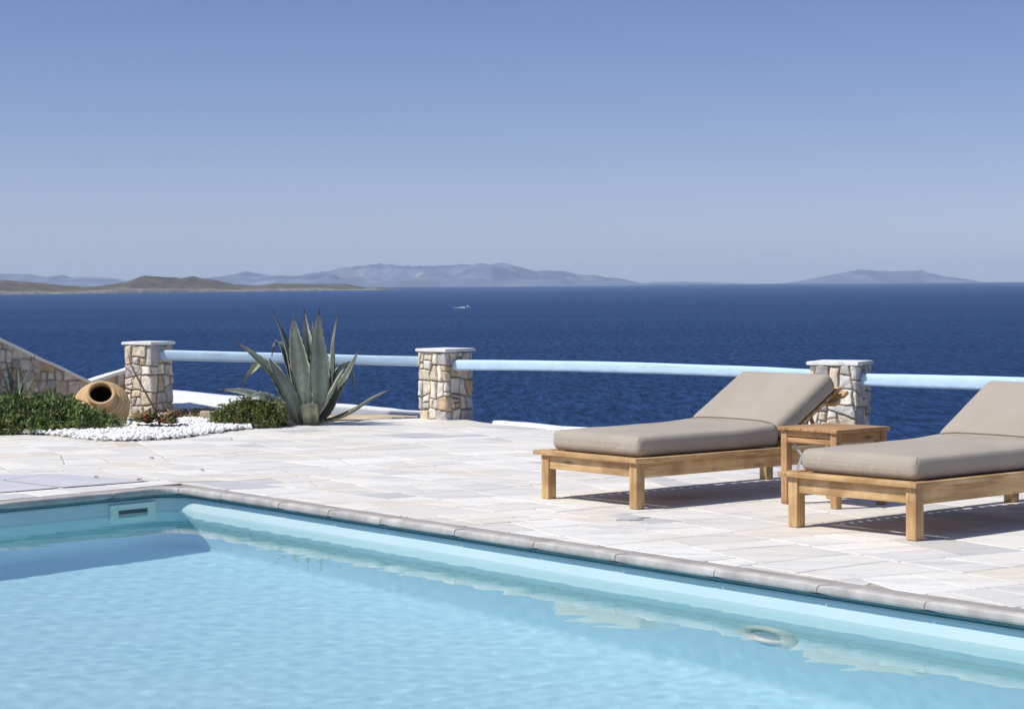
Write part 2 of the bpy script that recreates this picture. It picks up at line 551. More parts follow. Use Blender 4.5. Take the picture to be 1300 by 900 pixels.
hillside()

# ------------------------------------------------------------------ pool geometry numbers
C = np.array([-2.181, 13.402])
D1 = np.array([0.6112, -0.7915]); N1 = np.array([0.7915, 0.6112])     # right-hand edge, outward normal
D2 = np.array([-0.6868, -0.7269]); N2 = np.array([-0.7269, 0.6868])   # left-hand edge
PR = C + D1 * 13.5; PL = C + D2 * 7.2
PN = np.array([-2.2, 1.6])
WATER_Z = -.145

def pool_outline(off, rc=.15, step=.06):
    """closed outline offset outwards by off; corner C rounded"""
    base = [C, PR, PN, PL]
    n = 4; out = []
    lines = []
    for i in range(n):
        a, b = base[i], base[(i + 1) % n]
        d = (b - a) / np.linalg.norm(b - a); nn = np.array([-d[1], d[0]])
        cen = sum(base) / 4
        if np.dot(nn, (a + b) / 2 - cen) < 0: nn = -nn
        lines.append((a + nn * off, d, nn))
    pts = []
    for i in range(n):
        (p, d, _), (q, e, _) = lines[i - 1], lines[i]
        M = np.array([d, -e]).T
        s = np.linalg.solve(M, q - p)
        pts.append(p + d * s[0])
    # round corner 0
    c0 = pts[0]; din = -lines[3][1]; dout = lines[0][1]
    # arc between c0 + din*k and c0 + dout*k ; k for base radius
    half = math.acos(np.clip(np.dot(din, dout), -1, 1)) / 2
    r = rc + off
    k = r / math.tan(half)
    bis = (din + dout); bis /= np.linalg.norm(bis)
    cen = c0 + bis * (r / math.sin(half))
    a0 = c0 + din * k - cen; a1 = c0 + dout * k - cen
    th0 = math.atan2(a0[1], a0[0]); th1 = math.atan2(a1[1], a1[0])
    while th1 - th0 > math.pi: th1 -= 2 * math.pi
    while th0 - th1 > math.pi: th1 += 2 * math.pi
    for s in np.linspace(0, 1, 13):
        th = th0 + (th1 - th0) * s
        out.append(cen + r * np.array([math.cos(th), math.sin(th)]))
    last = out[-1]
    L = np.linalg.norm(pts[1] - last); m_ = 90
    for s in range(1, m_): out.append(last + (pts[1] - last) * s / m_)
    for s in range(12): out.append(pts[1] + (pts[2] - pts[1]) * s / 12)
    for s in range(12): out.append(pts[2] + (pts[3] - pts[2]) * s / 12)
    first = out[0]; m_ = 48
    for s in range(m_): out.append(pts[3] + (first - pts[3]) * s / m_)
    return np.array(out)

# ------------------------------------------------------------------ terrace
def clip_poly(poly, a, b, keep_left=True):
    """clip convex polygon by line a->b"""
    out = []
    n = len(poly)
    def side(p): 
        s = (b[0] - a[0]) * (p[1] - a[1]) - (b[1] - a[1]) * (p[0] - a[0])
        return s if keep_left else -s
    for i in range(n):
        p, q = poly[i], poly[(i + 1) % n]
        sp, sq = side(p), side(q)
        if sp >= 0: out.append(p)
        if (sp > 0 and sq < 0) or (sp < 0 and sq > 0):
            f = sp / (sp - sq); out.append((p[0] + (q[0] - p[0]) * f, p[1] + (q[1] - p[1]) * f))
    return out
def area(poly):
    return abs(sum(poly[i][0] * poly[(i + 1) % len(poly)][1] - poly[(i + 1) % len(poly)][0] * poly[i][1] for i in range(len(poly)))) / 2
def ccw(poly):
    s = sum(poly[i][0] * poly[(i + 1) % len(poly)][1] - poly[(i + 1) % len(poly)][0] * poly[i][1] for i in range(len(poly)))
    return poly if s > 0 else poly[::-1]
def clean(poly, eps=.012):
    out = []
    for p in poly:
        if not out or math.hypot(p[0] - out[-1][0], p[1] - out[-1][1]) > eps: out.append(p)
    if len(out) > 1 and math.hypot(out[0][0] - out[-1][0], out[0][1] - out[-1][1]) < eps: out.pop()
    return out
def shrink(poly, d):
    poly = ccw(poly); res = poly
    n = len(poly)
    for i in range(n):
        a, b = poly[i], poly[(i + 1) % n]
        L = math.hypot(b[0] - a[0], b[1] - a[1])
        if L < 1e-6: continue
        nx, ny = -(b[1] - a[1]) / L * d, (b[0] - a[0]) / L * d
        res = clip_poly(res, (a[0] + nx, a[1] + ny), (b[0] + nx, b[1] + ny))
        if len(res) < 3: return []
    return clean(res, .004)
def bsp(poly, amin, amax, rng, angs, jit, maxasp=2.4):
    """recursive slanted splitting into flagstones"""
    st = [poly]; out = []
    while st:
        p = st.pop()
        A = area(p)
        if A < 1e-4 or len(p) < 3: continue
        best = None
        for ax in angs:
            d = (math.cos(ax), math.sin(ax))
            pr = [q[0] * d[0] + q[1] * d[1] for q in p]
            e = max(pr) - min(pr)
            if best is None or e > best[0]: best = (e, d, min(pr), max(pr))
        lim = rng.uniform(amin, amax)
        w_ = A / max(best[0], 1e-6)
        if A < lim and best[0] / w_ < maxasp: out.append(p); continue
        if A < lim * .5: out.append(p); continue
        e, d, lo, hi = best
        s = lo + e * rng.uniform(.34, .66)
        an = math.atan2(d[1], d[0]) + rng.gauss(0, jit)
        d = (math.cos(an), math.sin(an))
        cx = sum(q[0] for q in p) / len(p); cy = sum(q[1] for q in p) / len(p)
        base = (cx, cy)
        off = s - (cx * best[1][0] + cy * best[1][1])
        a = (base[0] + best[1][0] * off, base[1] + best[1][1] * off)
        b = (a[0] - d[1], a[1] + d[0])
        l = clip_poly(p, a, b, True); r = clip_poly(p, a, b, False)
        if len(l) < 3 or len(r) < 3: out.append(p); continue
        st.append(l); st.append(r)
    return out

CO = .150   # pool edge to paving
def pt(t_, off=CO): return tuple(C + N1 * off + D1 * t_)
cs = np.linalg.solve(np.array([D1, -D2]).T, (C + N2 * CO) - (C + N1 * CO))
CC = tuple(C + N1 * CO + D1 * cs[0])
LF = tuple(C + N2 * CO + D2 * 7.6)
J1 = pt(2.33)
A1 = [J1, pt(13.8), (12, 2.0), (12, 4.0), (8.6, 8.7), (5.4, 12.9), (2.17, 16.45), (-.53, 19.30)]
A2 = [(-.53, 19.305), (.35, 18.42), (-.16, 19.22), (-.37, 19.65), (-.525, 20.02)]
B1 = [J1, (-.53, 19.30), (-.525, 20.02), (-.91, 20.05), (-1.57, 19.77), (-2.17, 19.15), CC]
B2 = [CC, (-2.17, 19.15), (-4.6, 19.0), (-9, 19.0), (-13, 14), (-10, 5), LF]
pieces = [A1, A2, B1, B2]
BH = [J1, (-.53, 19.30), (-.525, 20.02), (-.91, 20.05), (-1.57, 19.77), (-2.6, 19.25), (-4.6, 19.0), (-9, 19.0), (-13, 14), (-10, 5), LF]
cen = C
rng = random.Random(11)
slabs = []
e1 = (pt(0), pt(5)); e2 = (tuple(C + N2 * CO), tuple(C + N2 * CO + D2 * 5))
def sgn(ln, p): return (ln[1][0] - ln[0][0]) * (p[1] - ln[0][1]) - (ln[1][1] - ln[0][1]) * (p[0] - ln[0][0])
HULL = [pt(13.8), (12, 2.0), (12, 4.0), (8.6, 8.7), (5.4, 12.9), (2.17, 16.45), (.35, 18.42), (-.16, 19.22), (-.37, 19.65), (-.525, 20.02), (-.91, 20.05), (-1.57, 19.77), (-2.6, 19.25), (-4.6, 19.0), (-9, 19.0), (-13, 14), (-10, 5), LF]
for k, P_ in ((2, HULL),):
    P_ = ccw(P_)
    a0 = (R(38), R(38), R(29))[k]
    for s_ in bsp(P_, .10, .36, rng, (a0, a0 + R(90)), R(9)):
        if k < 2: slabs.append(s_); continue
        # outside of the pool: left of e1 or right of e2
        if all(sgn(e1, p) > -1e-6 for p in s_) or all(sgn(e2, p) < 1e-6 for p in s_): slabs.append(s_); continue
        if all(sgn(e1, p) < 1e-6 for p in s_) and all(sgn(e2, p) > -1e-6 for p in s_): continue
        o1 = clip_poly(s_, *e1, True); r1 = clip_poly(s_, *e1, False); o2 = clip_poly(r1, *e2, False) if len(r1) > 2 else []
        for q_ in (o1, o2):
            if len(q_) > 2 and area(q_) > .004: slabs.append(q_)

def in_round(p):  # keep paving out of the rounded coping corner: fine, coping sits higher
    return False

GP = Geo()
pal = [((.76, .74, .71), 10), ((.80, .785, .755), 9), ((.71, .70, .685), 5), ((.56, .565, .58), 4), ((.78, .745, .68), 2.2), ((.73, .705, .66), 2.5), ((.69, .63, .53), .3), ((.84, .825, .80), 4)]
def pick(rng, pal):
    tot = sum(w_ for _, w_ in pal); r = rng.uniform(0, tot)
    for c, w_ in pal:
        r -= w_
        if r <= 0: return c
    return pal[-1][0]
allp = []
for s_ in slabs:
    q = shrink(clean(ccw(s_)), rng.uniform(.0025, .006))
    if len(q) < 3 or area(q) < .006: continue
    # chip and wobble the outline: subdivide edges
    pts = []
    n = len(q)
    for i in range(n):
        a, b = q[i], q[(i + 1) % n]
        L = math.hypot(b[0] - a[0], b[1] - a[1])
        if L < 1e-5: continue
        k = max(1, int(L / .09))
        tx, ty = (b[0] - a[0]) / L, (b[1] - a[1]) / L
        for j in range(k):
            f = j / k
            if j == 0 :
                # cut corner slightly
                pts.append((a[0] + tx * min(.012, L * .2), a[1] + ty * min(.012, L * .2)))
            else:
                w_ = rng.uniform(-.0008, .0035)
                pts.append((a[0] + (b[0] - a[0]) * f - ty * w_, a[1] + (b[1] - a[1]) * f + tx * w_))
        pts.append((b[0] - tx * min(.012, L * .2), b[1] - ty * min(.012, L * .2)))
    c = pick(rng, pal); j = rng.uniform(-.03, .03)
    c = ((c[0] + j) * .95, (c[1] + j) * .934, (c[2] + j) * .902)
    cx = sum(p[0] for p in pts) / len(pts); cy = sum(p[1] for p in pts) / len(pts)
    ta, tb, z0 = rng.gauss(0, .001), rng.gauss(0, .001), rng.uniform(-.0006, .0006)
    zf = lambda x, y: max(-.003, min(.004, z0 + ta * (x - cx) + tb * (y - cy)))
    m_ = len(pts)
    inn = [(cx + (x - cx) * .985, cy + (y - cy) * .985) for x, y in pts]
    V = [(x, y, -.03) for x, y in pts] + [(x, y, zf(x, y) - .003) for x, y in pts] + [(x, y, zf(x, y)) for x, y in inn]
    F = [tuple(range(2 * m_, 3 * m_))]
    for r_ in (0, 1):
        for i in range(m_):
            k = (i + 1) % m_
            F.append((r_ * m_ + i, r_ * m_ + k, (r_ + 1) * m_ + k, (r_ + 1) * m_ + i))
    GP.add(V, F, c)
for (sx, sy, ln_, wd_, an_) in ((.62, 11.36, .10, .05, .3), (.70, 11.44, .07, .03, 1.0)):
    prism(GP, [(sx + ln_ * math.cos(k_ / 9 * 6.2832) * rng.uniform(.6, 1.1), sy + wd_ * math.sin(k_ / 9 * 6.2832 + an_) * rng.uniform(.6, 1.2)) for k_ in range(9)], .001, .0046, (.50, .485, .47))
tag(GP.build('paving', M_MARBLE), kind='structure')

# terrace bed under the paving: mortar with retaining faces
GB = Geo()
near = [pt(13.8), LF, (-10, 5), (-10, -4), (12, -4), (12, 2.0)]
for P_ in pieces: prism(GB, ccw(P_), -2.6, -.0030)
near1 = ccw([tuple(PN + np.array([-.2, -.25])), tuple(PR + np.array([.3, -.3])), (12, 2.0), (12, -4), (-10, -4)])
near2 = ccw([tuple(PN + np.array([-.2, -.25])), (-10, -4), (-10, 5), LF])
prism(GB, near1, -2.6, -.0045); prism(GB, near2, -2.6, -.0045)
tag(GB.build('terrace', M_GROUT), kind='structure')

# ------------------------------------------------------------------ pool
pool = empty('swimming_pool', (float(C[0]), float(C[1]), 0))
tag(pool, 'light blue swimming pool with grey bullnose stone coping in the foreground', 'swimming pool')
pool_inv = Vector((-float(C[0]), -float(C[1]), 0))
def poolpart(geo_or_me, name, mats=None, smooth=False, parent=None):
    o = geo_or_me.build(name, mats, parent or pool, smooth)
    o.data.transform(Matrix.Translation(pool_inv))
    o.cycles.is_caustics_receiver = True
    return o

def rings_mesh(profile, close_floor=False):
    G = Geo()
    rings = [pool_outline(off) for off, z in profile]
    n = len(rings[0])
    V = []
    for (off, z), rg in zip(profile, rings): V += [(p[0], p[1], z) for p in rg]
    F = []
    for r_ in range(len(profile) - 1):
        for i in range(n):
            j = (i + 1) % n
            F.append((r_ * n + i, r_ * n + j, (r_ + 1) * n + j, (r_ + 1) * n + i))
    if close_floor: F.append(tuple((len(profile) - 1) * n + i for i in range(n)))
    G.add(V, F)
    return G
DEPTH = -1.75
M_BAND = simple('pool_liner_band', (.53, .675, .70), (.58, .71, .735), 1.5, .5, .12, .008, 5)
poolpart(rings_mesh([(.05, -.062), (.045, -.075), (.0415, -.150), (.044, -.1503)]), 'waterline_band', M_BAND)
poolpart(rings_mesh([(.044, -.15), (.040, -.152), (.04, -.30), (.03, DEPTH + .10), (.0, DEPTH + .03), (-.07, DEPTH)], True), 'liner', M_LINER, True)
# liner track, its dark teal painting in the shadow under the coping
poolpart(rings_mesh([(.052, -.04), (.026, -.044), (.026, -.054), (.045, -.058), (.04, -.064), (.05, -.066)]), 'liner_track_shade', M_TRACK)

# coping stones : bullnose profile cut into stones
def coping():
    prof = [(.066, -.035), (.066, .000), (.050, .003), (.025, .003)]
    prof = prof[:-1] + [(.022, .003), (.010, .0005), (.004, -.006), (.002, -.016), (.002, -.028), (.005, -.036), (.012, -.040)]
    prof += [(.060, -.039)]
    rings = [pool_outline(off) for off, z in prof]
    n = len(rings[0]); G = Geo(); rg = random.Random(4)
    L = [0]
    base = rings[0]
    for i in range(n): L.append(L[-1] + np.linalg.norm(base[(i + 1) % n] - base[i]))
    i = 0
    def at(r_, s):
        s = s % L[-1]
        k = int(np.searchsorted(L, s, side='right') - 1); k = min(k, n - 1)
        f = (s - L[k]) / max(L[k + 1] - L[k], 1e-6)
        a, b = rings[r_][k], rings[r_][(k + 1) % n]
        return a + (b - a) * f
    s = -.30; s_end = L[-1] - .30
    while s < s_end - .01:
        ln = rg.uniform(.50, .72); e = s + ln
        if s_end - e < .35: e = s_end
        g = .0035
        m_ = 10
        dz = rg.uniform(-.0015, .0015); col = rg.uniform(-.04, .04)
        V = []
        for q in range(m_ + 1):
            ss = s + g + (e - s - 2 * g) * q / m_
            edge = .004 if q in (0, m_) else 0
            for r_, (off, z) in enumerate(prof):
                p = at(r_, ss); V.append((p[0], p[1], z + dz - (edge if z > -.03 else -edge)))
        F = []
        k = len(prof)
        for q in range(m_):
            for r_ in range(k):
                r2 = (r_ + 1) % k
                F.append((q * k + r_, q * k + r2, (q + 1) * k + r2, (q + 1) * k + r_))
        F.append(tuple(range(k))); F.append(tuple(range(m_ * k + k - 1, m_ * k - 1, -1)))
        G.add(V, F)
        s = e
    return G
o = poolpart(coping(), 'coping', M_COPING)
o.data.polygons.foreach_set('use_smooth', [False] * len(o.data.polygons))
# mortar strip between coping and paving
poolpart(rings_mesh([(.055, -.032), (.064, -.032), (.0675, -.006), (.146, -.0028), (.20, -.0032), (.20, -.04)]), 'mortar_strip', M_STRIP)
poolpart(rings_mesh([(.03, -.037), (.12, -.037)]), 'mortar_bed', M_STRIP)

# skimmer on the left wall
def on_wall(Cw, Dw, Nw, off, t_, z): 
    p = Cw + Dw * t_ + Nw * off
    return Vector((p[0], p[1], z))
def wallbox(G, Dw, Nw, t0, t1, z0, z1, o0, o1):
    V = [tuple(on_wall(C, Dw, Nw, o_, t_, z)) for t_ in (t0, t1) for o_ in (o0, o1) for z in (z0, z1)]
    G.add(V, [(0, 1, 3, 2), (4, 6, 7, 5), (0, 4, 5, 1), (2, 3, 7, 6), (0, 2, 6, 4), (1, 5, 7, 3)])
# frame with opening
G = Geo(); t0, t1 = .02 + .34, .02 + .90
a0, a1, z0, z1 = .13, .48, -.245, -.085
for q in ((a0, a1, -.120, z1), (a0, a1, z0, -.152), (a0, a0 + .06, -.1518, -.1202), (a1 - .06, a1, -.1518, -.1202)):
    wallbox(G, D2, N2, q[0], q[1], q[2], q[3], .046, .022)
sk = poolpart(G, 'skimmer_frame', M_FITTING)
G = Geo(); wallbox(G, D2, N2, a0 + .0602, a1 - .0602, -.1516, -.1204, .043, .036)
poolpart(G, 'skimmer_mouth', simple('skimmer_shade', (.10, .14, .15), (.14, .18, .19), 8), parent=sk)


# round underwater light on the right wall
def ring_geo(t_c, z_c, prof, nseg=40):
    G = Geo(); V = []; F = []
    for rr, oo in prof:
        for k in range(nseg):
            a = k / nseg * 2 * math.pi
            p = on_wall(C, D1, N1, oo, t_c + rr * math.cos(a), z_c + rr * math.sin(a)); V.append(tuple(p))
    for i in range(len(prof) - 1):
        for k in range(nseg):
            j = (k + 1) % nseg
            F.append((i * nseg + k, i * nseg + j, (i + 1) * nseg + j, (i + 1) * nseg + k))
    if prof[-1][0] < .12: F.append(tuple((len(prof) - 1) * nseg + k for k in range(nseg)))
    G.add(V, F); return G
LT, LZ = 5.37, -.76
lr = poolpart(ring_geo(LT, LZ, [(.170, .045), (.170, .010), (.155, -.008), (.115, -.010), (.105, .006), (.105, .030)]), 'light_rim', M_FITTING, True)
poolpart(ring_geo(LT, LZ, [(.106, .028), (.05, .018), (.004, .016)]), 'light_lens', simple('light_lens_glass', (.22, .42, .52), (.30, .50, .60), 6, .3), True, parent=lr)

# water surface with real ripples
def water():
    m, t, b = newmat('pool_water')
    b.inputs['Base Color'].default_value = (1, 1, 1, 1)
    b.inputs['Roughness'].default_value = 0.0
    b.inputs['IOR'].default_value = 1.33
    b.inputs['Transmission Weight'].default_value = 1.0
    b.inputs['Specular IOR Level'].default_value = .3
    ol = pool_outline(.041)
    x0, y0 = ol.min(0); x1, y1 = ol.max(0)
    st = .026
    xs = np.arange(x0, x1, st); ys = np.arange(y0, y1, st)
    X, Y = np.meshgrid(xs, ys, indexing='ij')
    # inside test against the convex-ish outline
    base = [C + (N1) * .041, PR, PN, PL]
    P2 = np.stack([X.ravel(), Y.ravel()], 1)
    ins = np.zeros(len(P2), bool)
    n = len(ol); j = n - 1
    for i in range(n):
        xi, yi = ol[i]; xj, yj = ol[j]
        c_ = ((yi > P2[:, 1]) != (yj > P2[:, 1])) & (P2[:, 0] < (xj - xi) * (P2[:, 1] - yi) / (yj - yi + 1e-12) + xi)
        ins ^= c_; j = i
    ins = ins.reshape(X.shape)
    # keep quads with any vertex inside, then snap outside vertices to nearest outline point
    q = ins[:-1, :-1] | ins[1:, :-1] | ins[1:, 1:] | ins[:-1, 1:]
    used = np.zeros_like(ins)
    used[:-1, :-1] |= q; used[1:, :-1] |= q; used[1:, 1:] |= q; used[:-1, 1:] |= q
    out = used & ~ins
    ii = np.argwhere(out)
    seg_a = ol; seg_b = np.roll(ol, -1, axis=0)
    for i_, j_ in ii:
        p = np.array([X[i_, j_], Y[i_, j_]])
        d = seg_b - seg_a; tt = np.clip(((p - seg_a) * d).sum(1) / np.maximum((d * d).sum(1), 1e-12), 0, 1)
        pr = seg_a + d * tt[:, None]
        k = np.argmin(((pr - p) ** 2).sum(1)); X[i_, j_], Y[i_, j_] = pr[k]
    idx = -np.ones(X.shape, int); idx[used] = np.arange(used.sum())
    p = np.stack([X[used], Y[used], np.zeros(used.sum())], 1)
    z = .00008 * snoise(p, 6, 41, 1) + .00009 * snoise(p, 11, 45, 1) + .00026 * snoise(p * np.array([1, .8, 1]), 19, 43, 2) + .00013 * snoise(p, 44, 49, 1)
    z += .00005 * snoise(p, 2.2, 47, 1)
    p[:, 2] = WATER_Z + z
    F = np.stack([idx[:-1, :-1], idx[1:, :-1], idx[1:, 1:], idx[:-1, 1:]], -1)[q]
    o = link('pool_water', mesh('pool_water', p, F, m, True))
    o.cycles.is_caustics_caster = True
    tag(o, kind='structure')
water()

# ------------------------------------------------------------------ hatch panels, kerbs, white walls
def flat_thing(name, pts, z0, z1, m, label, cat, group=None, bev=.004):
    G = Geo()
    pts = ccw(pts)
    cx = sum(p[0] for p in pts) / len(pts); cy = sum(p[1] for p in pts) / len(pts)
    prism(G, [(x - cx, y - cy) for x, y in pts], 0, z1 - z0)
    o = G.build(name, m)
    o.location = (cx, cy, z0)
    bm = bmesh.new(); bm.from_mesh(o.data)
    bmesh.ops.bevel(bm, geom=[e for e in bm.edges], offset=bev, segments=1, affect='EDGES')
    bm.to_mesh(o.data); bm.free()
    return tag(o, label, cat, group)
flat_thing('hatch_cover', [(-2.40, 13.76), (-3.16, 14.33), (-3.37, 13.85), (-2.88, 13.36)], .0045, .0085, M_HATCH,
           'pointed grey slate cover slab by the pool corner, the right one of the two', 'cover slab', 'grey cover slabs beside the pool', .002)
flat_thing('hatch_cover', [(-3.39, 13.83), (-2.90, 13.34), (-3.35, 12.93), (-4.4, 11.9), (-5.0, 12.6), (-3.75, 14.2), (-3.18, 14.31)], .0045, .0085, M_HATCH,
           'larger grey slate cover slab beside the pool at the left photo edge', 'cover slab', 'grey cover slabs beside the pool', .002)

# dry specks lying on the paving
rg = random.Random(8)
for (x, y, lb) in ((-2.79, 13.95, 'tiny dark dry leaf on the grey cover slab near its far edge'), (-2.46, 13.73, 'tiny dark dry leaf at the tip of the grey cover slab'),
                   (-2.70, 15.55, 'tiny dark dry leaf on pale paving, farthest from the pool'), (-2.16, 14.5, 'tiny dark dry leaf on pale paving beyond the rounded pool corner')):
    g = Geo(); n = 7
    V = [(0, 0, .013)] + [(.022 * math.cos(k / n * 6.28) * rg.uniform(.6, 1.2), .014 * math.sin(k / n * 6.28) * rg.uniform(.6, 1.2), rg.uniform(.002, .014)) for k in range(n)]
    V += [(a_, b2, c_ - .002) for a_, b2, c_ in V]
    F = [(0, 1 + k, 1 + (k + 1) % n) for k in range(n)] + [(n + 1, n + 2 + (k + 1) % n, n + 2 + k) for k in range(n)]
    F += [(1 + k, n + 2 + k, n + 2 + (k + 1) % n, 1 + (k + 1) % n) for k in range(n)]
    g.add(V, F)
    o = g.build('dry_leaf', M_TWIG); o.location = (x, y, .012 if x < -2.45 and y < 14.0 else .003)
    tag(o, lb, 'dry leaf', 'dry leaves on the paving')

# white rim along the terrace edge
def wall_strip(name, path, width, z0, ztop, m, label, cat, rough=.006, seed=1, cap=None, n_per=.12, roundr=.03):
    """low plastered wall along a polyline: path of (x,y,top); rounded top"""
    pts = []
    for i in range(len(path) - 1):
        a, b = np.array(path[i], float), np.array(path[i + 1], float)
        L = np.linalg.norm((b - a)[:2]); k = max(1, int(L / n_per))
        for j in range(k): pts.append(a + (b - a) * j / k)
    pts.append(np.array(path[-1], float))
    pts = np.array(pts)
    V = []; prof = [(-.5, 0), (-.5, .5), (-.5, .86), (-.46, .95), (-.38, 1), (0, 1.0), (.38, 1), (.46, .95), (.5, .86), (.5, .5), (.5, 0)]
    for i, p in enumerate(pts):
        a = pts[max(i - 1, 0)]; b = pts[min(i + 1, len(pts) - 1)]
        d = (b - a)[:2]; d /= np.linalg.norm(d); nn = np.array([d[1], -d[0]])
        for s, hgt in prof:
            hh = p[2] - z0
            zz = z0 + (hh - roundr * 2) * min(hgt / .86, 1) + (0 if hgt <= .86 else (hgt - .86) / .14 * roundr * 2)
            V.append((p[0] + nn[0] * s * width, p[1] + nn[1] * s * width, zz))
    V = np.array(V)
    V[:, :2] += (rough * np.stack([snoise(V, 5, seed), snoise(V, 5, seed + 1)], 1))
    V[:, 2] += rough * snoise(V, 6, seed + 2) * (V[:, 2] > z0 + .01)
    k = len(prof); F = []
    for i in range(len(pts) - 1):
        for j in range(k - 1): F.append((i * k + j, (i + 1) * k + j, (i + 1) * k + j + 1, i * k + j + 1))
    F.append(tuple(range(k))); F.append(tuple(range((len(pts) - 1) * k + k - 1, (len(pts) - 1) * k - 1, -1)))
    o3 = V.min(0) * .5 + V.max(0) * .5; o3[2] = z0
    o = link(name, mesh(name, V - o3, F, m, True)); o.location = tuple(o3)
    return tag(o, label, cat)
wall_strip('terrace_kerb', [(-.13, 19.28, .022), (.40, 18.55, .024), (2.22, 16.62, .026), (5.5, 13.0, .026), (8.7, 8.8, .026)], .16, -.5, .03, M_WHITE,
           'low whitewashed rim along the outer edge of the paving behind the sun loungers', 'kerb', seed=5)
def white_bank():
    path = [(-3.75, 21.42, .215, 1.02, .13), (-3.5, 21.42, .20, 1.02, .12), (-3.07, 21.40, .166, .98, .10), (-2.57, 21.32, .118, .75, .08), (-2.1, 21.3, .08, .12, .02), (-1.77, 21.32, .05, .03, .006), (-1.27, 21.45, .0, .03, .006), (-.95, 21.85, -.05, .03, .006), (-.6, 22.4, -.12, .03, .006)]
    path = np.array(path); s_ = np.linspace(0, len(path) - 1, 90)
    pp = np.stack([np.interp(s_, range(len(path)), path[:, k]) for k in range(5)], 1)
    V = []
    for x, y, z, sw, dr in pp:
        V += [(x, y + .30, -1.6), (x, y + .30, z - .03), (x, y + .27, z), (x, y + .1, z), (x, y, z)]
        for f in (.33, .66, 1): V.append((x, y - sw * f, z - dr * f ** 1.2))
        V += [(x, y - sw - .02, z - dr - .02), (x, y - sw - .03, z - dr - .2), (x, y - sw - .03, -1.6)]
    V = np.array(V); k = 11; n = len(pp)
    up = V[:, 2] > -1
    for ax_, sd_ in ((1, 3), (2, 4)): V[:, ax_] += .010 * snoise(V, 5, sd_) * up
    F = [(i * k + j, i * k + j + 1, (i + 1) * k + j + 1, (i + 1) * k + j) for i in range(n - 1) for j in range(k - 1)]
    F.append(tuple(range(k - 1, -1, -1))); F.append(tuple(range((n - 1) * k, n * k)))
    c0 = np.array([-2.3, 21.3, -1.6])
    o = link('whitewashed_wall', mesh('whitewashed_wall', V - c0, F, M_WHITE, True)); o.location = tuple(c0)
    tag(o, 'low whitewashed wall sloping away behind the big agave', 'wall')
white_bank()
boxv, boxf = rbox((-.16, -.05, 0), (.14, .05, .10), .012, (3, 1, 1), lambda V: V + .004 * np.stack([snoise(V, 30, 3), snoise(V, 30, 4), snoise(V, 30, 5)], 1))
o = link('edging_block', mesh('edging_block', boxv, boxf, M_SAND, True)); o.location = (-2.78, 19.62, .01)
tag(o, 'small sandy stone edging block between the left pillar and the rounded bush', 'stone block')

# ------------------------------------------------------------------ planting bed
def bed():
    out = [(-.92, 20.1), (-1.57, 19.80), (-2.17, 19.08), (-2.5, 18.42), (-2.75, 17.75), (-2.97, 17.45), (-3.2, 17.34), (-3.42, 17.38), (-3.75, 17.75), (-4.05, 18.13), (-4.56, 18.40), (-8.0, 18.6), (-8.0, 21.2), (-3.6, 21.1), (-2.6, 20.9), (-2.2, 20.6), (-1.9, 20.45), (-.92, 20.3)]
    # dense grid clipped
    ol = np.array(out)
    xs = np.arange(-8, -.85, .06); ys = np.arange(17.3, 22.75, .06)
    X, Y = np.meshgrid(xs, ys, indexing='ij'); P2 = np.stack([X.ravel(), Y.ravel()], 1)
    ins = np.zeros(len(P2), bool); j = len(ol) - 1
    for i in range(len(ol)):
        xi, yi = ol[i]; xj, yj = ol[j]
        ins ^= ((yi > P2[:, 1]) != (yj > P2[:, 1])) & (P2[:, 0] < (xj - xi) * (P2[:, 1] - yi) / (yj - yi + 1e-12) + xi); j = i
    ins = ins.reshape(X.shape)
    p = np.stack([X.ravel(), Y.ravel(), np.zeros(X.size)], 1)
    dist = np.full(len(p), 9.)
    for i in range(11):
        a, b = ol[i], ol[i + 1]; d = b - a; tt = np.clip(((p[:, :2] - a) @ d) / (d @ d), 0, 1)
        dist = np.minimum(dist, np.linalg.norm(p[:, :2] - (a + tt[:, None] * d), axis=1))
    p[:, 2] = .006 + .02 * np.clip(dist / .25, 0, 1) + .012 * snoise(p, 4, 8, 3) * np.clip(dist / .2, 0, 1) + .03 * np.clip((p[:, 1] - 19.6) / .5, 0, 1) * np.clip((-1.9 - p[:, 0]) / .4, 0, 1)
    I = np.arange(X.size).reshape(X.shape)
    q = ins[:-1, :-1] & ins[1:, :-1] & ins[1:, 1:] & ins[:-1, 1:]
    F = np.stack([I[:-1, :-1], I[1:, :-1], I[1:, 1:], I[:-1, 1:]], -1)[q]
    used = np.unique(F); mp = -np.ones(len(p), int); mp[used] = np.arange(len(used))
    tag(link('planting_bed', mesh('planting_bed', p[used], mp[F], M_SAND, True)), kind='structure')
    GB2 = Geo(); prism(GB2, ccw([(-.7, 20.0), (-8, 18.9), (-8, 21.3), (-3.6, 21.2), (-2.2, 20.7), (-.8, 20.35)]), -2.4, -.03)
    tag(GB2.build('garden_soil', M_SAND), kind='structure')
    return ol
ol_bed = bed()

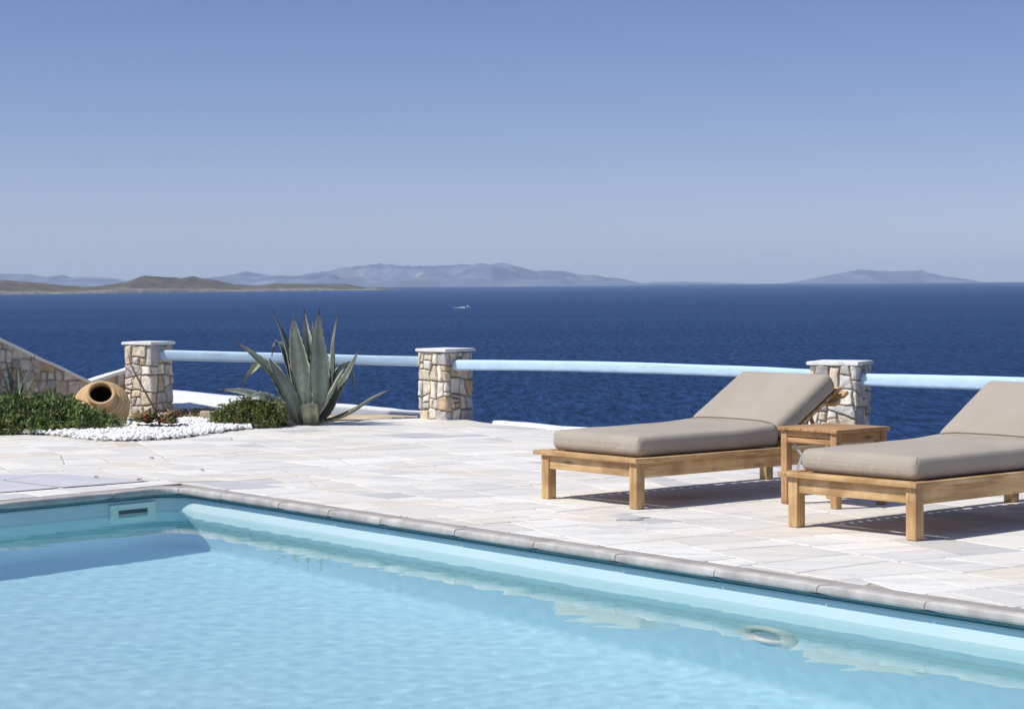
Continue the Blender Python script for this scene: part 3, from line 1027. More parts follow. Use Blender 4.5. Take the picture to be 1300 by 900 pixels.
def pebbles():
    bm = bmesh.new(); bmesh.ops.create_icosphere(bm, subdivisions=2, radius=1.0)
    bv = np.array([v.co[:] for v in bm.verts]); bf = np.array([[v.index for v in f.verts] for f in bm.faces]); bm.free()
    rs = np.random.RandomState(3)
    poly = np.array([(-2.17, 19.1), (-2.5, 18.40), (-2.75, 17.75), (-2.97, 17.42), (-3.2, 17.32), (-3.42, 17.36), (-3.75, 17.72), (-4.05, 18.10), (-4.6, 18.35), (-4.6, 19.5), (-3.3, 19.9), (-2.2, 19.55)])
    P = []
    while len(P) < 9500:
        q = rs.uniform((-4.6, 17.3), (-2.1, 19.9)); ins = False; j = len(poly) - 1
        for i in range(len(poly)):
            xi, yi = poly[i]; xj, yj = poly[j]
            if ((yi > q[1]) != (yj > q[1])) and q[0] < (xj - xi) * (q[1] - yi) / (yj - yi) + xi: ins = not ins
            j = i
        if ins: P.append(q + rs.normal(0, .028, 2))
    V = []; F = []
    P = np.array(P); n = len(bv)
    for i, q in enumerate(P):
        r = rs.uniform(.009, .021); s = np.array([r * rs.uniform(.9, 1.4), r * rs.uniform(.8, 1.1), r * rs.uniform(.55, .9)])
        an = rs.uniform(0, 6.28); c_, s_ = math.cos(an), math.sin(an)
        v = bv * s * (1 + .12 * np.sin(bv @ rs.normal(size=3) * 2.5 + rs.uniform(0, 6)))[:, None]
        tl = rs.normal(0, .35)
        v = np.stack([v[:, 0] * c_ - v[:, 1] * s_, v[:, 0] * s_ + v[:, 1] * c_, v[:, 2] + v[:, 0] * tl], 1)
        v += np.array([q[0], q[1], .012 + rs.uniform(0, .022) + s[2] * .3])
        V.append(v); F.append(bf + i * n)
    tag(link('pebbles', mesh('pebbles', np.concatenate(V), np.concatenate(F), M_PEBBLE, True)),
        'white rounded pebbles covering the planting bed', kind='stuff')
pebbles()

# ------------------------------------------------------------------ masonry
SPAL = [((.70, .61, .47), 6), ((.64, .54, .40), 3), ((.60, .57, .53), 3), ((.50, .47, .44), 1.5), ((.58, .43, .27), 1.0), ((.76, .70, .60), 5)]
def masonry(name, path, z0, top, parent, seed, res=.006, amin=.004, amax=.02, hmax=None, closed=True, dark=1.0, relief=.02):
    """height-field rubble masonry wrapped round a polyline; top: function(s)->height"""
    rs = random.Random(seed)
    P = [np.array(p, float) for p in path]
    n = len(P); segs = []
    s = 0
    for i in range(n if closed else n - 1):
        a, b = P[i], P[(i + 1) % n]; L = np.linalg.norm(b - a)
        segs.append((s, s + L, a, b)); s += L
    Ltot = s
    Hm = hmax or max(top(x) for x in np.linspace(0, Ltot, 30)) - z0
    polys = bsp([(0, 0), (Ltot, 0), (Ltot, Hm), (0, Hm)], amin, amax, rs, (0, R(90)), R(7), 1.9)
    polys = [ccw(clean(p, .003)) for p in polys]
    nu = int(Ltot / res) + 1; nv = int(Hm / res) + 1
    U = np.linspace(0, Ltot, nu); Vv = np.linspace(0, Hm, nv)
    X, Y = np.meshgrid(U, Vv, indexing='ij'); x = X.ravel(); y = Y.ravel()
    p3 = np.stack([x, y, np.zeros(len(x))], 1)
    xw = x + .010 * snoise(p3, 28, seed, 2); yw = y + .010 * snoise(p3, 28, seed + 7, 2)
    best = np.full(len(x), -9.); hid = np.zeros(len(x), int)
    for k, q in enumerate(polys):
        xsq = [a[0] for a in q]; ysq = [a[1] for a in q]
        m_ = (xw > min(xsq) - .03) & (xw < max(xsq) + .03) & (yw > min(ysq) - .03) & (yw < max(ysq) + .03)
        ix = np.nonzero(m_)[0]
        if not len(ix): continue
        d = np.full(len(ix), 9.)
        for i in range(len(q)):
            a, b = q[i], q[(i + 1) % len(q)]; L = math.hypot(b[0] - a[0], b[1] - a[1])
            if L < 1e-6: continue
            d = np.minimum(d, ((b[0] - a[0]) * (yw[ix] - a[1]) - (b[1] - a[1]) * (xw[ix] - a[0])) / L)
        bt = d > best[ix]
        best[ix[bt]] = d[bt]; hid[ix[bt]] = k
    rs2 = np.random.RandomState(seed)
    hk = rs2.uniform(.55, 1.0, len(polys)) * relief; tk = rs2.normal(0, .10, (len(polys), 2))
    cenp = np.array([(sum(a[0] for a in q) / len(q), sum(a[1] for a in q) / len(q)) for q in polys])
    gap = rs2.uniform(.002, .008, len(polys))
    d = best - gap[hid]
    f = np.clip(d / .011, 0, 1); f = np.sqrt(np.clip(1 - (1 - f) ** 2, 0, 1))
    rough = snoise(p3, 60, seed + 3, 3) * .0035
    hgt = f * (hk[hid] + tk[hid, 0] * (x - cenp[hid, 0]) + tk[hid, 1] * (y - cenp[hid, 1]) + rough) + (1 - f) * snoise(p3, 50, seed + 5, 2) * .002
    ck = np.array([pick(rs, SPAL) for _ in polys]) * dark
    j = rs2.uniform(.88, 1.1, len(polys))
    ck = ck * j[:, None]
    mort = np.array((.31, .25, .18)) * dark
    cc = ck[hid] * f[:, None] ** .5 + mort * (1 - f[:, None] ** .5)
    # wrap
    pos = np.zeros((len(x), 2)); nrm = np.zeros((len(x), 2))
    def segn(i):
        s0, s1, a, b = segs[i]; dd = (b - a) / (s1 - s0); return np.array([dd[1], -dd[0]])
    for i, (s0, s1, a, b) in enumerate(segs):
        m_ = (x >= s0 - 1e-9) & (x <= s1 + 1e-9)
        pos[m_] = a + (b - a) * ((x[m_] - s0) / (s1 - s0))[:, None]
        nn = segn(i); nb = np.tile(nn, (m_.sum(), 1)); xx = x[m_]
        if closed or i > 0:
            prev = segn(i - 1); wgt = np.clip(1 - (xx - s0) / .016, 0, 1)[:, None] * .5; nb = nb * (1 - wgt) + prev * wgt
        if closed or i < len(segs) - 1:
            nx_ = segn((i + 1) % len(segs)); wgt = np.clip(1 - (s1 - xx) / .016, 0, 1)[:, None] * .5; nb = nb * (1 - wgt) + nx_ * wgt
        nrm[m_] = nb
    Pz = z0 + y
    W = np.stack([pos[:, 0] + nrm[:, 0] * hgt, pos[:, 1] + nrm[:, 1] * hgt, Pz], 1)
    I = np.arange(nu * nv).reshape(nu, nv)
    F = np.stack([I[:-1, :-1], I[1:, :-1], I[1:, 1:], I[:-1, 1:]], -1).reshape(-1, 4)
    tops = np.array([top(s_) for s_ in U])
    # squeeze rows above the sloping top down onto it
    tt = np.repeat(tops, nv)
    over = W[:, 2] > tt
    W[over, 2] = tt[over]
    keep = ~(over[F].all(axis=1))
    F = F[keep]
    return link(name, mesh(name, W, F, M_STONE, True, cols=cc), parent)

def slab_cap(name, pts, z0, z1, m, parent, seed, rough=.006):
    pts = ccw(pts); out = []
    rs = random.Random(seed)
    n = len(pts)
    for i in range(n):
        a, b = pts[i], pts[(i + 1) % n]; L = math.hypot(b[0] - a[0], b[1] - a[1]); k = max(2, int(L / .05))
        nx_, ny_ = (b[1] - a[1]) / L, -(b[0] - a[0]) / L
        for j in range(k):
            f = j / k; w_ = rs.uniform(-rough, rough) if j else 0
            out.append((a[0] + (b[0] - a[0]) * f + nx_ * w_, a[1] + (b[1] - a[1]) * f + ny_ * w_))
    G = Geo(); prism(G, out, z0, z1)
    o = G.build(name, m, parent)
    bm = bmesh.new(); bm.from_mesh(o.data)
    ed = [e for e in bm.edges if abs(e.verts[0].co.z - e.verts[1].co.z) < 1e-5]
    bmesh.ops.bevel(bm, geom=ed, offset=.005, segments=2, affect='EDGES'); bm.to_mesh(o.data); bm.free()
    return o

def pillar(corner, azr, wr, wl, height, seed, label, cap_over=.03):
    """corner: the edge nearest the viewer; azr: heading of the right-hand face"""
    a = R(azr)
    dr = np.array([math.sin(a), math.cos(a)]); dl = np.array([-math.cos(a), math.sin(a)])
    root = empty('stone_pillar', (corner[0], corner[1], 0))
    tag(root, label, 'pillar', 'rubble stone pillars carrying the rail')
    # back corner start so that the seam is hidden: order clockwise seen from above so normals point out
    p0 = dr * wr + dl * wl; p1 = dl * wl; p2 = np.zeros(2); p3 = dr * wr
    ins = .012
    masonry('stonework', [p0, p1, p2, p3], -.06, lambda s: height - .028, root, seed, amin=.003, amax=.045, relief=.026)
    o_ = cap_over
    c = [-(dr + dl) * o_, dr * (wr + o_) - dl * o_, dr * (wr + o_) + dl * (wl + o_), dl * (wl + o_) - dr * o_]
    slab_cap('capstone', [tuple(q) for q in c], height - .030, height, M_CAP, root, seed)
    return dr, dl
P1 = (-3.50, 20.22); P2c = (-.632, 19.74); P3c = (2.735, 16.62)
d_1 = pillar(P1, 33, .29, .33, .745, 21, 'leftmost rubble stone pillar with white capstone, between clay jar and agave')
d_2 = pillar(P2c, 44, .35, .35, .674, 33, 'middle rubble stone pillar with white capstone, standing free on the paving edge')
d_3 = pillar(P3c, 27, .36, .37, .650, 45, 'right rubble stone pillar with white capstone, behind the teak side table')

# rails
def rail(a, b, r, seed, label, sag=0.0):
    a = Vector(a); b = Vector(b); L = (b - a).length; n = int(L / .035); k = 24
    d = (b - a).normalized(); u = d.cross(Vector((0, 0, 1))).normalized(); v = u.cross(d)
    V = []
    for i in range(n + 1):
        f = i / n; p = (b - a) * f - Vector((0, 0, sag * 4 * f * (1 - f)))
        for j in range(k):
            an = j / k * 2 * math.pi
            cx_, sx_ = math.cos(an), math.sin(an)
            V.append(p + (u * math.copysign(abs(cx_) ** .5, cx_) * .88 + v * math.copysign(abs(sx_) ** .5, sx_)) * r)
    V = np.array([tuple(x) for x in V])
    nz = snoise(V, 3.0, seed, 3) * .05 + snoise(V, 14, seed + 1, 2) * .018
    ctr = np.repeat(np.array([tuple((b - a) * (i / n) - Vector((0, 0, sag * 4 * (i / n) * (1 - i / n)))) for i in range(n + 1)]), k, axis=0)
    V = ctr + (V - ctr) * (1 + nz)[:, None]
    F = [(i * k + j, i * k + (j + 1) % k, (i + 1) * k + (j + 1) % k, (i + 1) * k + j) for i in range(n) for j in range(k)]
    F.append(tuple(range(k - 1, -1, -1))); F.append(tuple(range(n * k, n * k + k)))
    o = link('rail', mesh('rail', V, F, M_RAIL, True)); o.location = a
    return tag(o, label, 'rail', 'pale blue painted log rails')
def face(cn, dd, fr, fl): return np.array(cn) + dd[0] * fr + dd[1] * fl
q1 = face(P1, d_1, .10, .0); q2 = face(P2c, d_2, .20, .33)
rail((q1[0] + .02, q1[1] + .02, .615), (q2[0], q2[1], .540), .049, 3, 'pale blue log rail from the left pillar to the middle pillar, behind the agave')
q1 = face(P2c, d_2, .10, .0); q2 = face(P3c, d_3, .20, .35)
rail((q1[0] + .02, q1[1] + .0, .520), (q2[0], q2[1], .530), .047, 7, 'pale blue log rail from the middle pillar to the right pillar', -.02)
q1 = face(P3c, d_3, .10, .0)
rail((q1[0] + .02, q1[1] + .0, .505), (5.75, 12.95, .560), .050, 11, 'pale blue log rail leaving the right pillar towards the right photo edge')

# stair side walls
def stone_wall(a, b, za, zb, th, seed, label, capt=.032, capover=.03):
    a = np.array(a, float); b = np.array(b, float); L = np.linalg.norm(b - a); d = (b - a) / L; nn = np.array([d[1], -d[0]])
    root = empty('stone_wall', (a[0], a[1], 0)); tag(root, label, 'wall')
    path = [-nn * th, -nn * 0, d * L, d * L - nn * th]
    def top(s):
        if s < th: x = 0
        elif s < th + L: x = (s - th) / L
        elif s < 2 * th + L: x = 1
        else: x = 1 - (s - 2 * th - L) / L
        return za + (zb - za) * min(max(x, 0), 1) - .01
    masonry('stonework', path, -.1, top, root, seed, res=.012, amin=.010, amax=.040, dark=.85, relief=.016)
    o_ = capover; V = []
    N_ = max(4, int(L / .08))
    for i in range(N_ + 1):
        f = i / N_; p = d * L * f; z = za + (zb - za) * f
        for s_, dz in ((o_, -capt), (o_, 0), (-th - o_, 0), (-th - o_, -capt)):
            V.append((p[0] + nn[0] * s_, p[1] + nn[1] * s_, z + dz + .012))
    V = np.array(V); V += .004 * np.stack([snoise(V, 12, seed), snoise(V, 12, seed + 1), snoise(V, 12, seed + 2)], 1)
    F = []
    for i in range(N_):
        for j in range(4): F.append((i * 4 + j, i * 4 + (j + 1) % 4, (i + 1) * 4 + (j + 1) % 4, (i + 1) * 4 + j))
    F.append((3, 2, 1, 0)); F.append((N_ * 4, N_ * 4 + 1, N_ * 4 + 2, N_ * 4 + 3))
    link('coping', mesh('coping', V, F, M_WHITE), root)
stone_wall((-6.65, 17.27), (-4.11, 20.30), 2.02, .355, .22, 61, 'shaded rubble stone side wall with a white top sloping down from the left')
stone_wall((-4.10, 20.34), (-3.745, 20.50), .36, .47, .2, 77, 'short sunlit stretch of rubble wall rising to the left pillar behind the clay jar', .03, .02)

# ------------------------------------------------------------------ clay jar
def jar():
    root = empty('clay_jar', (-3.80, 19.28, .17))
    tag(root, 'big ochre ribbed clay jar lying on its side with a dark open mouth', 'jar')
    ax = Vector((.14, -.78, .58)).normalized()
    Mx = ax.to_track_quat('Z', 'Y').to_matrix().to_4x4()
    prof = [(.0, -.30), (.09, -.302), (.12, -.28), (.175, -.21), (.225, -.12), (.256, -.03), (.260, .01), (.250, .055), (.228, .095), (.195, .128), (.160, .150), (.130, .163), (.118, .175), (.118, .200), (.126, .218), (.130, .23), (.126, .240), (.112, .242), (.102, .235), (.098, .21), (.100, .175), (.15, .140), (.20, .09), (.225, .02), (.20, -.1), (.1, -.24), (0, -.25)]
    # resample
    dense = []
    for (r0, z0_), (r1, z1_) in zip(prof[:-1], prof[1:]):
        k = max(1, int(math.hypot(r1 - r0, z1_ - z0_) / .0035))
        for j in range(k): dense.append((r0 + (r1 - r0) * j / k, z0_ + (z1_ - z0_) * j / k))
    dense.append(prof[-1])
    arc = [0.0]
    for q0, q1 in zip(dense[:-1], dense[1:]): arc.append(arc[-1] + math.hypot(q1[0] - q0[0], q1[1] - q0[1]))
    outer_end = next(i for i, q in enumerate(dense) if q[1] >= .235)
    V = []; n = 64; gd_ = []
    for i, (r, z) in enumerate(dense):
        if i < outer_end and z < .162 and r > .13: r += .0095 * (abs(math.sin(arc[i] * math.pi / .040)) ** .6 - .7) * min(1, max(0, (.25 - z) / .1))
        for k in range(n):
            a_ = k / n * 2 * math.pi; rr = r * (1 + .008 * math.sin(2 * a_ + z * 6))
            V.append((rr * math.cos(a_), rr * math.sin(a_), z))
            gd_.append(gray(1.0) if z > .165 or r < .13 else gray(.55 + .45 * min(1, abs(math.sin(arc[i] * math.pi / .040)) * 2.2)))
    F = [(i * n + k, i * n + (k + 1) % n, (i + 1) * n + (k + 1) % n, (i + 1) * n + k) for i in range(len(dense) - 1) for k in range(n)]
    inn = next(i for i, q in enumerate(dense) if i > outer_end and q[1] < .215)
    me = mesh('jar_body', V, F, [M_CLAYR, simple('shade_dark_jar_inside', (.05, .03, .016), (.08, .05, .025))], True, midx=[1 if f_ // n >= inn else 0 for f_ in range(len(F))], cols=np.array(gd_)); me.transform(Mx)  # inside painted near-black to stand for the shade in the mouth
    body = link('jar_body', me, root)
    # lip ring as its own part
    G = Geo(); V = []; m_ = 12; F = []
    for k in range(64):
        a_ = k / 64 * 2 * math.pi
        for j in range(m_):
            b2 = j / m_ * 2 * math.pi
            rr = .118 + .018 * math.cos(b2); V.append((rr * math.cos(a_), rr * math.sin(a_), .238 + .014 * math.sin(b2)))
    for k in range(64):
        for j in range(m_): F.append((k * m_ + j, k * m_ + (j + 1) % m_, ((k + 1) % 64) * m_ + (j + 1) % m_, ((k + 1) % 64) * m_ + j))
    G.add(V, F); o = G.build('mouth_rim', M_CLAY, root, True); o.data.transform(Mx)
jar()

# ------------------------------------------------------------------ foliage
def foliage_mesh(name, lumps, n, leaf, pal, seed, parent, up=.5, nl=9, spread=.035):
    rs = np.random.RandomState(seed); rp = random.Random(seed)
    V = []; Cc = []; F = []
    tot = sum(l[3] * l[4] for l in lumps)
    base = 0
    for (cx, cy, cz, rx, rz, ry) in [(l[0], l[1], l[2], l[3], l[4], l[5]) for l in lumps]:
        cnt = int(n * rx * rz / tot)
        for i in range(cnt):
            d = rs.normal(size=3); d /= np.linalg.norm(d); d[2] = abs(d[2]) * .95 - .08
            rr = rs.uniform(.45, 1.0) ** .5 * (1 + .10 * math.sin(d[0] * 9 + seed) + .08 * math.sin(d[1] * 11))
            p = np.array([cx + d[0] * rx * rr, cy + d[1] * ry * rr, cz + d[2] * rz * rr])
            ax = d * .7 + np.array([0, 0, up]) + rs.normal(0, .35, 3); ax /= np.linalg.norm(ax)
            col = np.array(pick(rp, pal)) * rs.uniform(.8, 1.25)
            for k in range(nl):
                f = k / nl
                b0 = p + ax * f * spread * 1.3
                ld = ax * rs.uniform(.5, 1.1) + rs.normal(0, .62, 3); ld /= np.linalg.norm(ld)
                L = leaf * rs.uniform(.7, 1.3); sd = np.cross(ld, rs.normal(size=3)); sd /= np.linalg.norm(sd); sd *= L * .16
                mid = b0 + ld * L * .5
                V += [b0, mid + sd, b0 + ld * L, mid - sd]
                F.append((base, base + 1, base + 2, base + 3)); base += 4
                c2 = col * rs.uniform(.85, 1.15)
                Cc += [c2, c2, c2 * 1.1, c2]
    return link(name, mesh(name, np.array(V), np.array(F), M_FOLIAGE, False, cols=np.array(Cc)), parent)
def twigs(name, c, rx, ry, rz, n, seed, parent, r=.004):
    rs = np.random.RandomState(seed); G = Geo()
    for i in range(n):
        a_ = rs.uniform(0, 6.28); rr = rs.uniform(.2, .85); e = np.array([c[0] + math.cos(a_) * rx * rr, c[1] + math.sin(a_) * ry * rr, c[2] + rz * math.sqrt(max(.05, 1 - rr * rr)) * .85])
        s_ = np.array([c[0] + (e[0] - c[0]) * .35, c[1] + (e[1] - c[1]) * .35, c[2] - .02])
        mid = (s_ + e) / 2 + rs.normal(0, .02, 3)
        tube(G, [s_, mid, e], [r, r * .7, r * .35], 5)
    return G.build(name, M_TWIG, parent, True)

GREEN = [((.115, .17, .05), 5), ((.18, .24, .075), 5), ((.07, .10, .035), 3), ((.26, .30, .10), 3), ((.20, .16, .08), .8)]
GREEN2 = [((.12, .16, .05), 5), ((.18, .22, .06), 4), ((.07, .10, .03), 3), ((.28, .29, .08), 2.2), ((.20, .14, .07), .5)]
b1 = empty('shrub', (-4.1, 18.62, .02)); tag(b1, 'wide dark green spreading shrub in front of the sloping stone wall', 'shrub')
foliage_mesh('foliage', [(-.72, .02, 0, .62, .28, .36), (-.18, -.06, 0, .50, .33, .42), (.20, -.10, 0, .40, .21, .34), (-1.35, .2, 0, .6, .28, .4), (.02, .12, 0, .35, .27, .3), (-.45, -.22, 0, .50, .20, .28)], 6400, .040, GREEN, 5, b1)
twigs('branches', (-.3, .05, 0), .9, .35, .26, 60, 6, b1)
b2 = empty('shrub', (-2.42, 19.02, .02)); tag(b2, 'rounded yellowish green shrub at the left foot of the big agave', 'shrub')
foliage_mesh('foliage', [(.02, .05, 0, .30, .25, .28), (.16, .0, 0, .20, .23, .24), (-.15, .0, 0, .18, .15, .2)], 2000, .030, GREEN2, 15, b2)
twigs('branches', (.05, .05, 0), .32, .26, .22, 26, 16, b2)
b3 = empty('ground_cover_plant', (-3.0, 20.0, .03)); tag(b3, 'low dark dry scrub in the shadow of the left pillar', 'scrub')
foliage_mesh('foliage', [(0, 0, 0, .30, .055, .16), (.5, .05, 0, .30, .045, .16)], 700, .022, [((.075, .07, .04), 3), ((.11, .09, .05), 3), ((.05, .055, .03), 2)], 25, b3)

# succulent with bare stem
def succulent():
    root = empty('succulent', (-3.20, 18.62, .055)); tag(root, 'small red and green succulent with one tall bare stem before the left pillar', 'succulent')
    rs = np.random.RandomState(31); rp = random.Random(2)
    V = []; F = []; Cc = []
    for q in range(24):
        cx, cy = rs.uniform(-.22, .22), rs.uniform(-.14, .14); base_h = rs.uniform(.0, .06)
        col = np.array(pick(rp, [((.13, .16, .055), 4), ((.22, .21, .09), 3), ((.20, .085, .045), 3), ((.10, .13, .05), 2)]))
        for k in range(14):
            an = k * 2.4 + rs.uniform(-.2, .2); el = .25 + .9 * (k / 14); L = rs.uniform(.065, .105)
            d = np.array([math.cos(an) * math.cos(el), math.sin(an) * math.cos(el), math.sin(el)])
            s_ = np.cross(d, (0, 0, 1)); s_ /= np.linalg.norm(s_); up = np.cross(s_, d)
            b0 = np.array([cx, cy, base_h])
            w_ = L * .27; i0 = len(V)
            V += [b0 - s_ * w_ * .3, b0 + s_ * w_ * .3, b0 + d * L * .6 + s_ * w_ + up * .004, b0 + d * L, b0 + d * L * .6 - s_ * w_ + up * .004, b0 + d * L * .55 - up * .006]
            c2 = col * rs.uniform(.8, 1.2); Cc += [c2, c2, c2, c2 * np.array([1.5, .9, .8]), c2, c2 * .9]
            F += [(i0, i0 + 1, i0 + 5), (i0 + 1, i0 + 2, i0 + 5), (i0 + 2, i0 + 3, i0 + 5), (i0 + 3, i0 + 4, i0 + 5), (i0 + 4, i0, i0 + 5), (i0 + 4, i0 + 3, i0 + 2), (i0, i0 + 4, i0 + 2), (i0, i0 + 2, i0 + 1)]
    me = bpy.data.meshes.new('rosettes')
    link('rosettes', mesh('rosettes', np.array(V), [tuple(f) for f in F], M_FOLIAGE, True, cols=np.array(Cc)), root)
    G = Geo()
    tube(G, [(.05, 0, .0), (.01, .0, .12), (-.07, .01, .27), (-.15, .01, .42), (-.205, .0, .54), (-.225, 0, .63)], [.011, .010, .009, .008, .006, .003], 7)
    tube(G, [(-.185, .01, .40), (-.13, .0, .50), (-.12, .0, .56)], [.005, .004, .002], 6)
    tube(G, [(-.20, .01, .46), (-.27, .0, .53)], [.004, .002], 6)
    tube(G, [(.06, 0, .03), (.09, 0, .13), (.07, 0, .2)], [.006, .005, .003], 6)
    G.build('stem', M_TWIG, root, True)
succulent()

# agave
def agave_leaf(root, pts, width, col, seed, cup=.55, thick=.018, ref=None, tipdark=True, cut=False):
    """pts: control points (x,y,z); width: max width; ref: direction the inner (upper) face looks"""
    P_ = np.array(pts, float); n = 26; width = width * .94
    # Catmull-Rom resample
    Q = np.vstack([2 * P_[0] - P_[1], P_, 2 * P_[-1] - P_[-2]])
    out = []
    m_ = len(P_) - 1
    for i in range(n + 1):
        f = i / n * m_; k = min(int(f), m_ - 1); u = f - k
        a, b, c, d = Q[k], Q[k + 1], Q[k + 2], Q[k + 3]
        out.append(.5 * ((2 * b) + (-a + c) * u + (2 * a - 5 * b + 4 * c - d) * u * u + (-a + 3 * b - 3 * c + d) * u ** 3))
    out = np.array(out)
    rs = np.random.RandomState(seed)
    if ref is None:
        d = out[n // 2, :2] - out[0, :2]; ref = np.array([-d[0], -d[1], .25])
    ref = np.array(ref, float)
    V = []; Cc = []; k = 11
    col = np.array(col)
    for i, p in enumerate(out):
        f = i / n
        t_ = out[min(i + 1, n)] - out[max(i - 1, 0)]; t_ /= np.linalg.norm(t_)
        sd = np.cross(t_, ref); sd /= (np.linalg.norm(sd) + 1e-9); up = np.cross(sd, t_)
        prof = (.62 + .38 * math.sin(min(f / .45, 1) * math.pi / 2)) * (1 if f < .42 else max(0.0, 1 - ((f - .42) / .58) ** 1.5))
        if cut: prof = .8 + .2 * f
        w_ = width * .5 * max(prof, .03)
        w_ *= 1 + .03 * math.sin(f * 60 + seed)
        for side in (1, -1):
            for j in range(k):
                s_ = (j / (k - 1)) * 2 - 1
                lift = cup * w_ * (s_ * s_)
                th = thick * (1 - s_ * s_) ** .6 * (1 - .7 * f) * (.5 if side > 0 else -.5)
                # toothed margins
                ww = w_
                if abs(s_) == 1: ww = w_ * (1 + (.10 if i % 2 else -.03))
                V.append(p + sd * s_ * ww + up * (lift + th))
                c = col * (1.0 + .22 * math.sin(s_ * 5 + seed) + .14 * math.sin(f * 11 + seed * 2)) * (1 + .08 * rs.normal())
                if abs(s_) > .85: c = c * .55 + np.array([.06, .035, .015])
                if tipdark and f > .93: c = np.array([.06, .045, .035])
                elif tipdark and f > .86: c = c * .6 + np.array([.05, .03, .02])
                Cc.append(np.clip(c, .01, .9))
    V = np.array(V); F = []
    row = 2 * k
    for i in range(n):
        for j in range(k - 1):
            a = i * row + j; F.append((a, a + 1, a + row + 1, a + row))
            a = i * row + k + j; F.append((a + row, a + row + 1, a + 1, a))
        a = i * row; F.append((a + row, a + row + k, a + k, a))
        a = i * row + k - 1; F.append((a, a + k, a + row + k, a + row))
    for j in range(k - 1):
        a = n * row + j; F.append((a, a + 1, a + k + 1, a + k))
        a = j; F.append((a + k, a + k + 1, a + 1, a))
    return link('leaf', mesh('leaf', V, F, M_AGAVE, True, cols=np.array(Cc)), root)

def big_agave():
    root = empty('agave', (-1.885, 19.22, .0)); tag(root, 'huge grey green agave with long spiky leaves, some bent over', 'agave')
    g1 = (.235, .26, .20); g2 = (.165, .19, .15); g3 = (.33, .355, .28); gd = (.12, .145, .13); gy = (.36, .38, .24)
    def L(pix, ys, width, col, seed, **kw):
        p = [((zx - 640) / 615, ys[i] if hasattr(ys, '__len__') else ys * (i / (len(pix) - 1)), (715 - zy) / 615) for i, (zx, zy) in enumerate(pix)]
        agave_leaf(root, p, width, col, seed, **kw)
    L([(600, 700), (570, 600), (530, 350), (490, 200), (435, 62)], .10, .13, g1, 1, ref=(1, -.45, .1))
    L([(625, 700), (618, 560), (600, 380), (575, 220), (566, 95)], -.04, .20, g2, 2, ref=(-.25, -1, .25), cup=.2)
    L([(640, 700), (645, 500), (635, 300), (622, 180), (615, 55)], .14, .13, g3, 3, ref=(.5, -.9, .2))
    L([(650, 700), (660, 450), (668, 280), (655, 130)], .25, .12, gd, 4, ref=(-.2, -1, .1))
    L([(680, 700), (700, 560), (706, 380), (700, 220), (712, 58)], -.03, .20, g1, 5, ref=(.35, -1, .2), cup=.2)
    L([(690, 700), (750, 600), (785, 420), (790, 240), (812, 72)], .10, .105, g2, 6, ref=(-1, -.6, .1))
    L([(690, 700), (760, 650), (830, 520), (890, 400), (935, 285)], -.05, .15, g2, 7, ref=(-.8, -.7, .6))
    L([(690, 700), (760, 560), (815, 420), (860, 380), (893, 420), (904, 560)], .16, .12, g1, 8, ref=(-.9, -.3, .5), tipdark=True)
    L([(680, 705), (780, 690), (900, 640), (1020, 560), (1130, 505)], -.22, .095, (.16, .17, .11), 9, ref=(-.2, -.3, 1))
    L([(600, 705), (520, 690), (420, 590), (300, 525), (165, 500)], -.34, .14, g3, 10, ref=(.25, -1, .75))
    L([(590, 700), (520, 590), (440, 440), (340, 330), (230, 235)], .0, .15, g2, 11, ref=(.8, -.7, .6))
    L([(595, 700), (540, 580), (460, 420), (380, 372), (310, 410), (245, 502)], .12, .105, gy, 12, ref=(.6, -.8, .5))
    L([(600, 690), (550, 500), (500, 320), (470, 255), (435, 262), (422, 335)], .22, .11, gd, 13, ref=(.9, -.5, .3))
    L([(600, 705), (570, 640), (520, 520), (470, 420), (433, 332)], -.16, .17, g1, 14, ref=(.6, -.9, .5))
    L([(600, 706), (540, 690), (460, 600), (380, 550), (290, 572)], -.30, .17, g3, 15, ref=(.2, -.9, .8))
    L([(660, 722), (660, 660), (655, 590)], -.17, .18, (.27, .29, .19), 16, ref=(0, -1, .3), cut=True, tipdark=False, cup=.3)
    L([(660, 700), (720, 640), (780, 540), (830, 440), (862, 382)], -.10, .13, g3, 17, ref=(-1, -.25, .5))
    # leaves on the far side
    L([(640, 700), (600, 600), (560, 460), (540, 360)], .5, .14, g2, 18, ref=(0, -.6, 1))
    L([(660, 700), (690, 620), (730, 520), (770, 470)], .55, .14, g2, 19, ref=(0, -.6, 1))
    L([(650, 700), (655, 560), (660, 400), (668, 260)], .38, .13, g1, 20, ref=(0, -1, .4))
    G = Geo(); tube(G, [(0, .06, -.03), (0, .06, .04), (0, .06, .10), (.0, .06, .2)], [.07, .07, .05, .03], 14)
    G.build('core', M_TWIG, root, True)
big_agave()
def small_agave():
    root = empty('agave', (-4.52, 19.05, .02)); tag(root, 'small spiky agave half hidden behind the wide shrub at the left photo edge', 'agave')
    rs = np.random.RandomState(5)
    # pixel hints: tips at (10,462), (38,462), (45,478)
    tips = [(-.10, -.05, .62), (.02, -.08, .60), (.17, .0, .66), (.21, -.1, .50), (-.28, .0, .5), (-.2, .15, .55), (.08, .15, .5), (-.35, -.15, .3), (.32, -.12, .34), (.02, -.3, .35)]
    for i, tp in enumerate(tips):
        tp = np.array(tp); mid = tp * np.array([.42, .42, .55])
        agave_leaf(root, [(0, 0, 0), tuple(mid * .5), tuple(mid), tuple(tp)], .085, ((.15, .18, .14), (.20, .235, .18), (.11, .135, .11))[i % 3], 40 + i, ref=(-tp[0], -tp[1] - .3, .3))
small_agave()

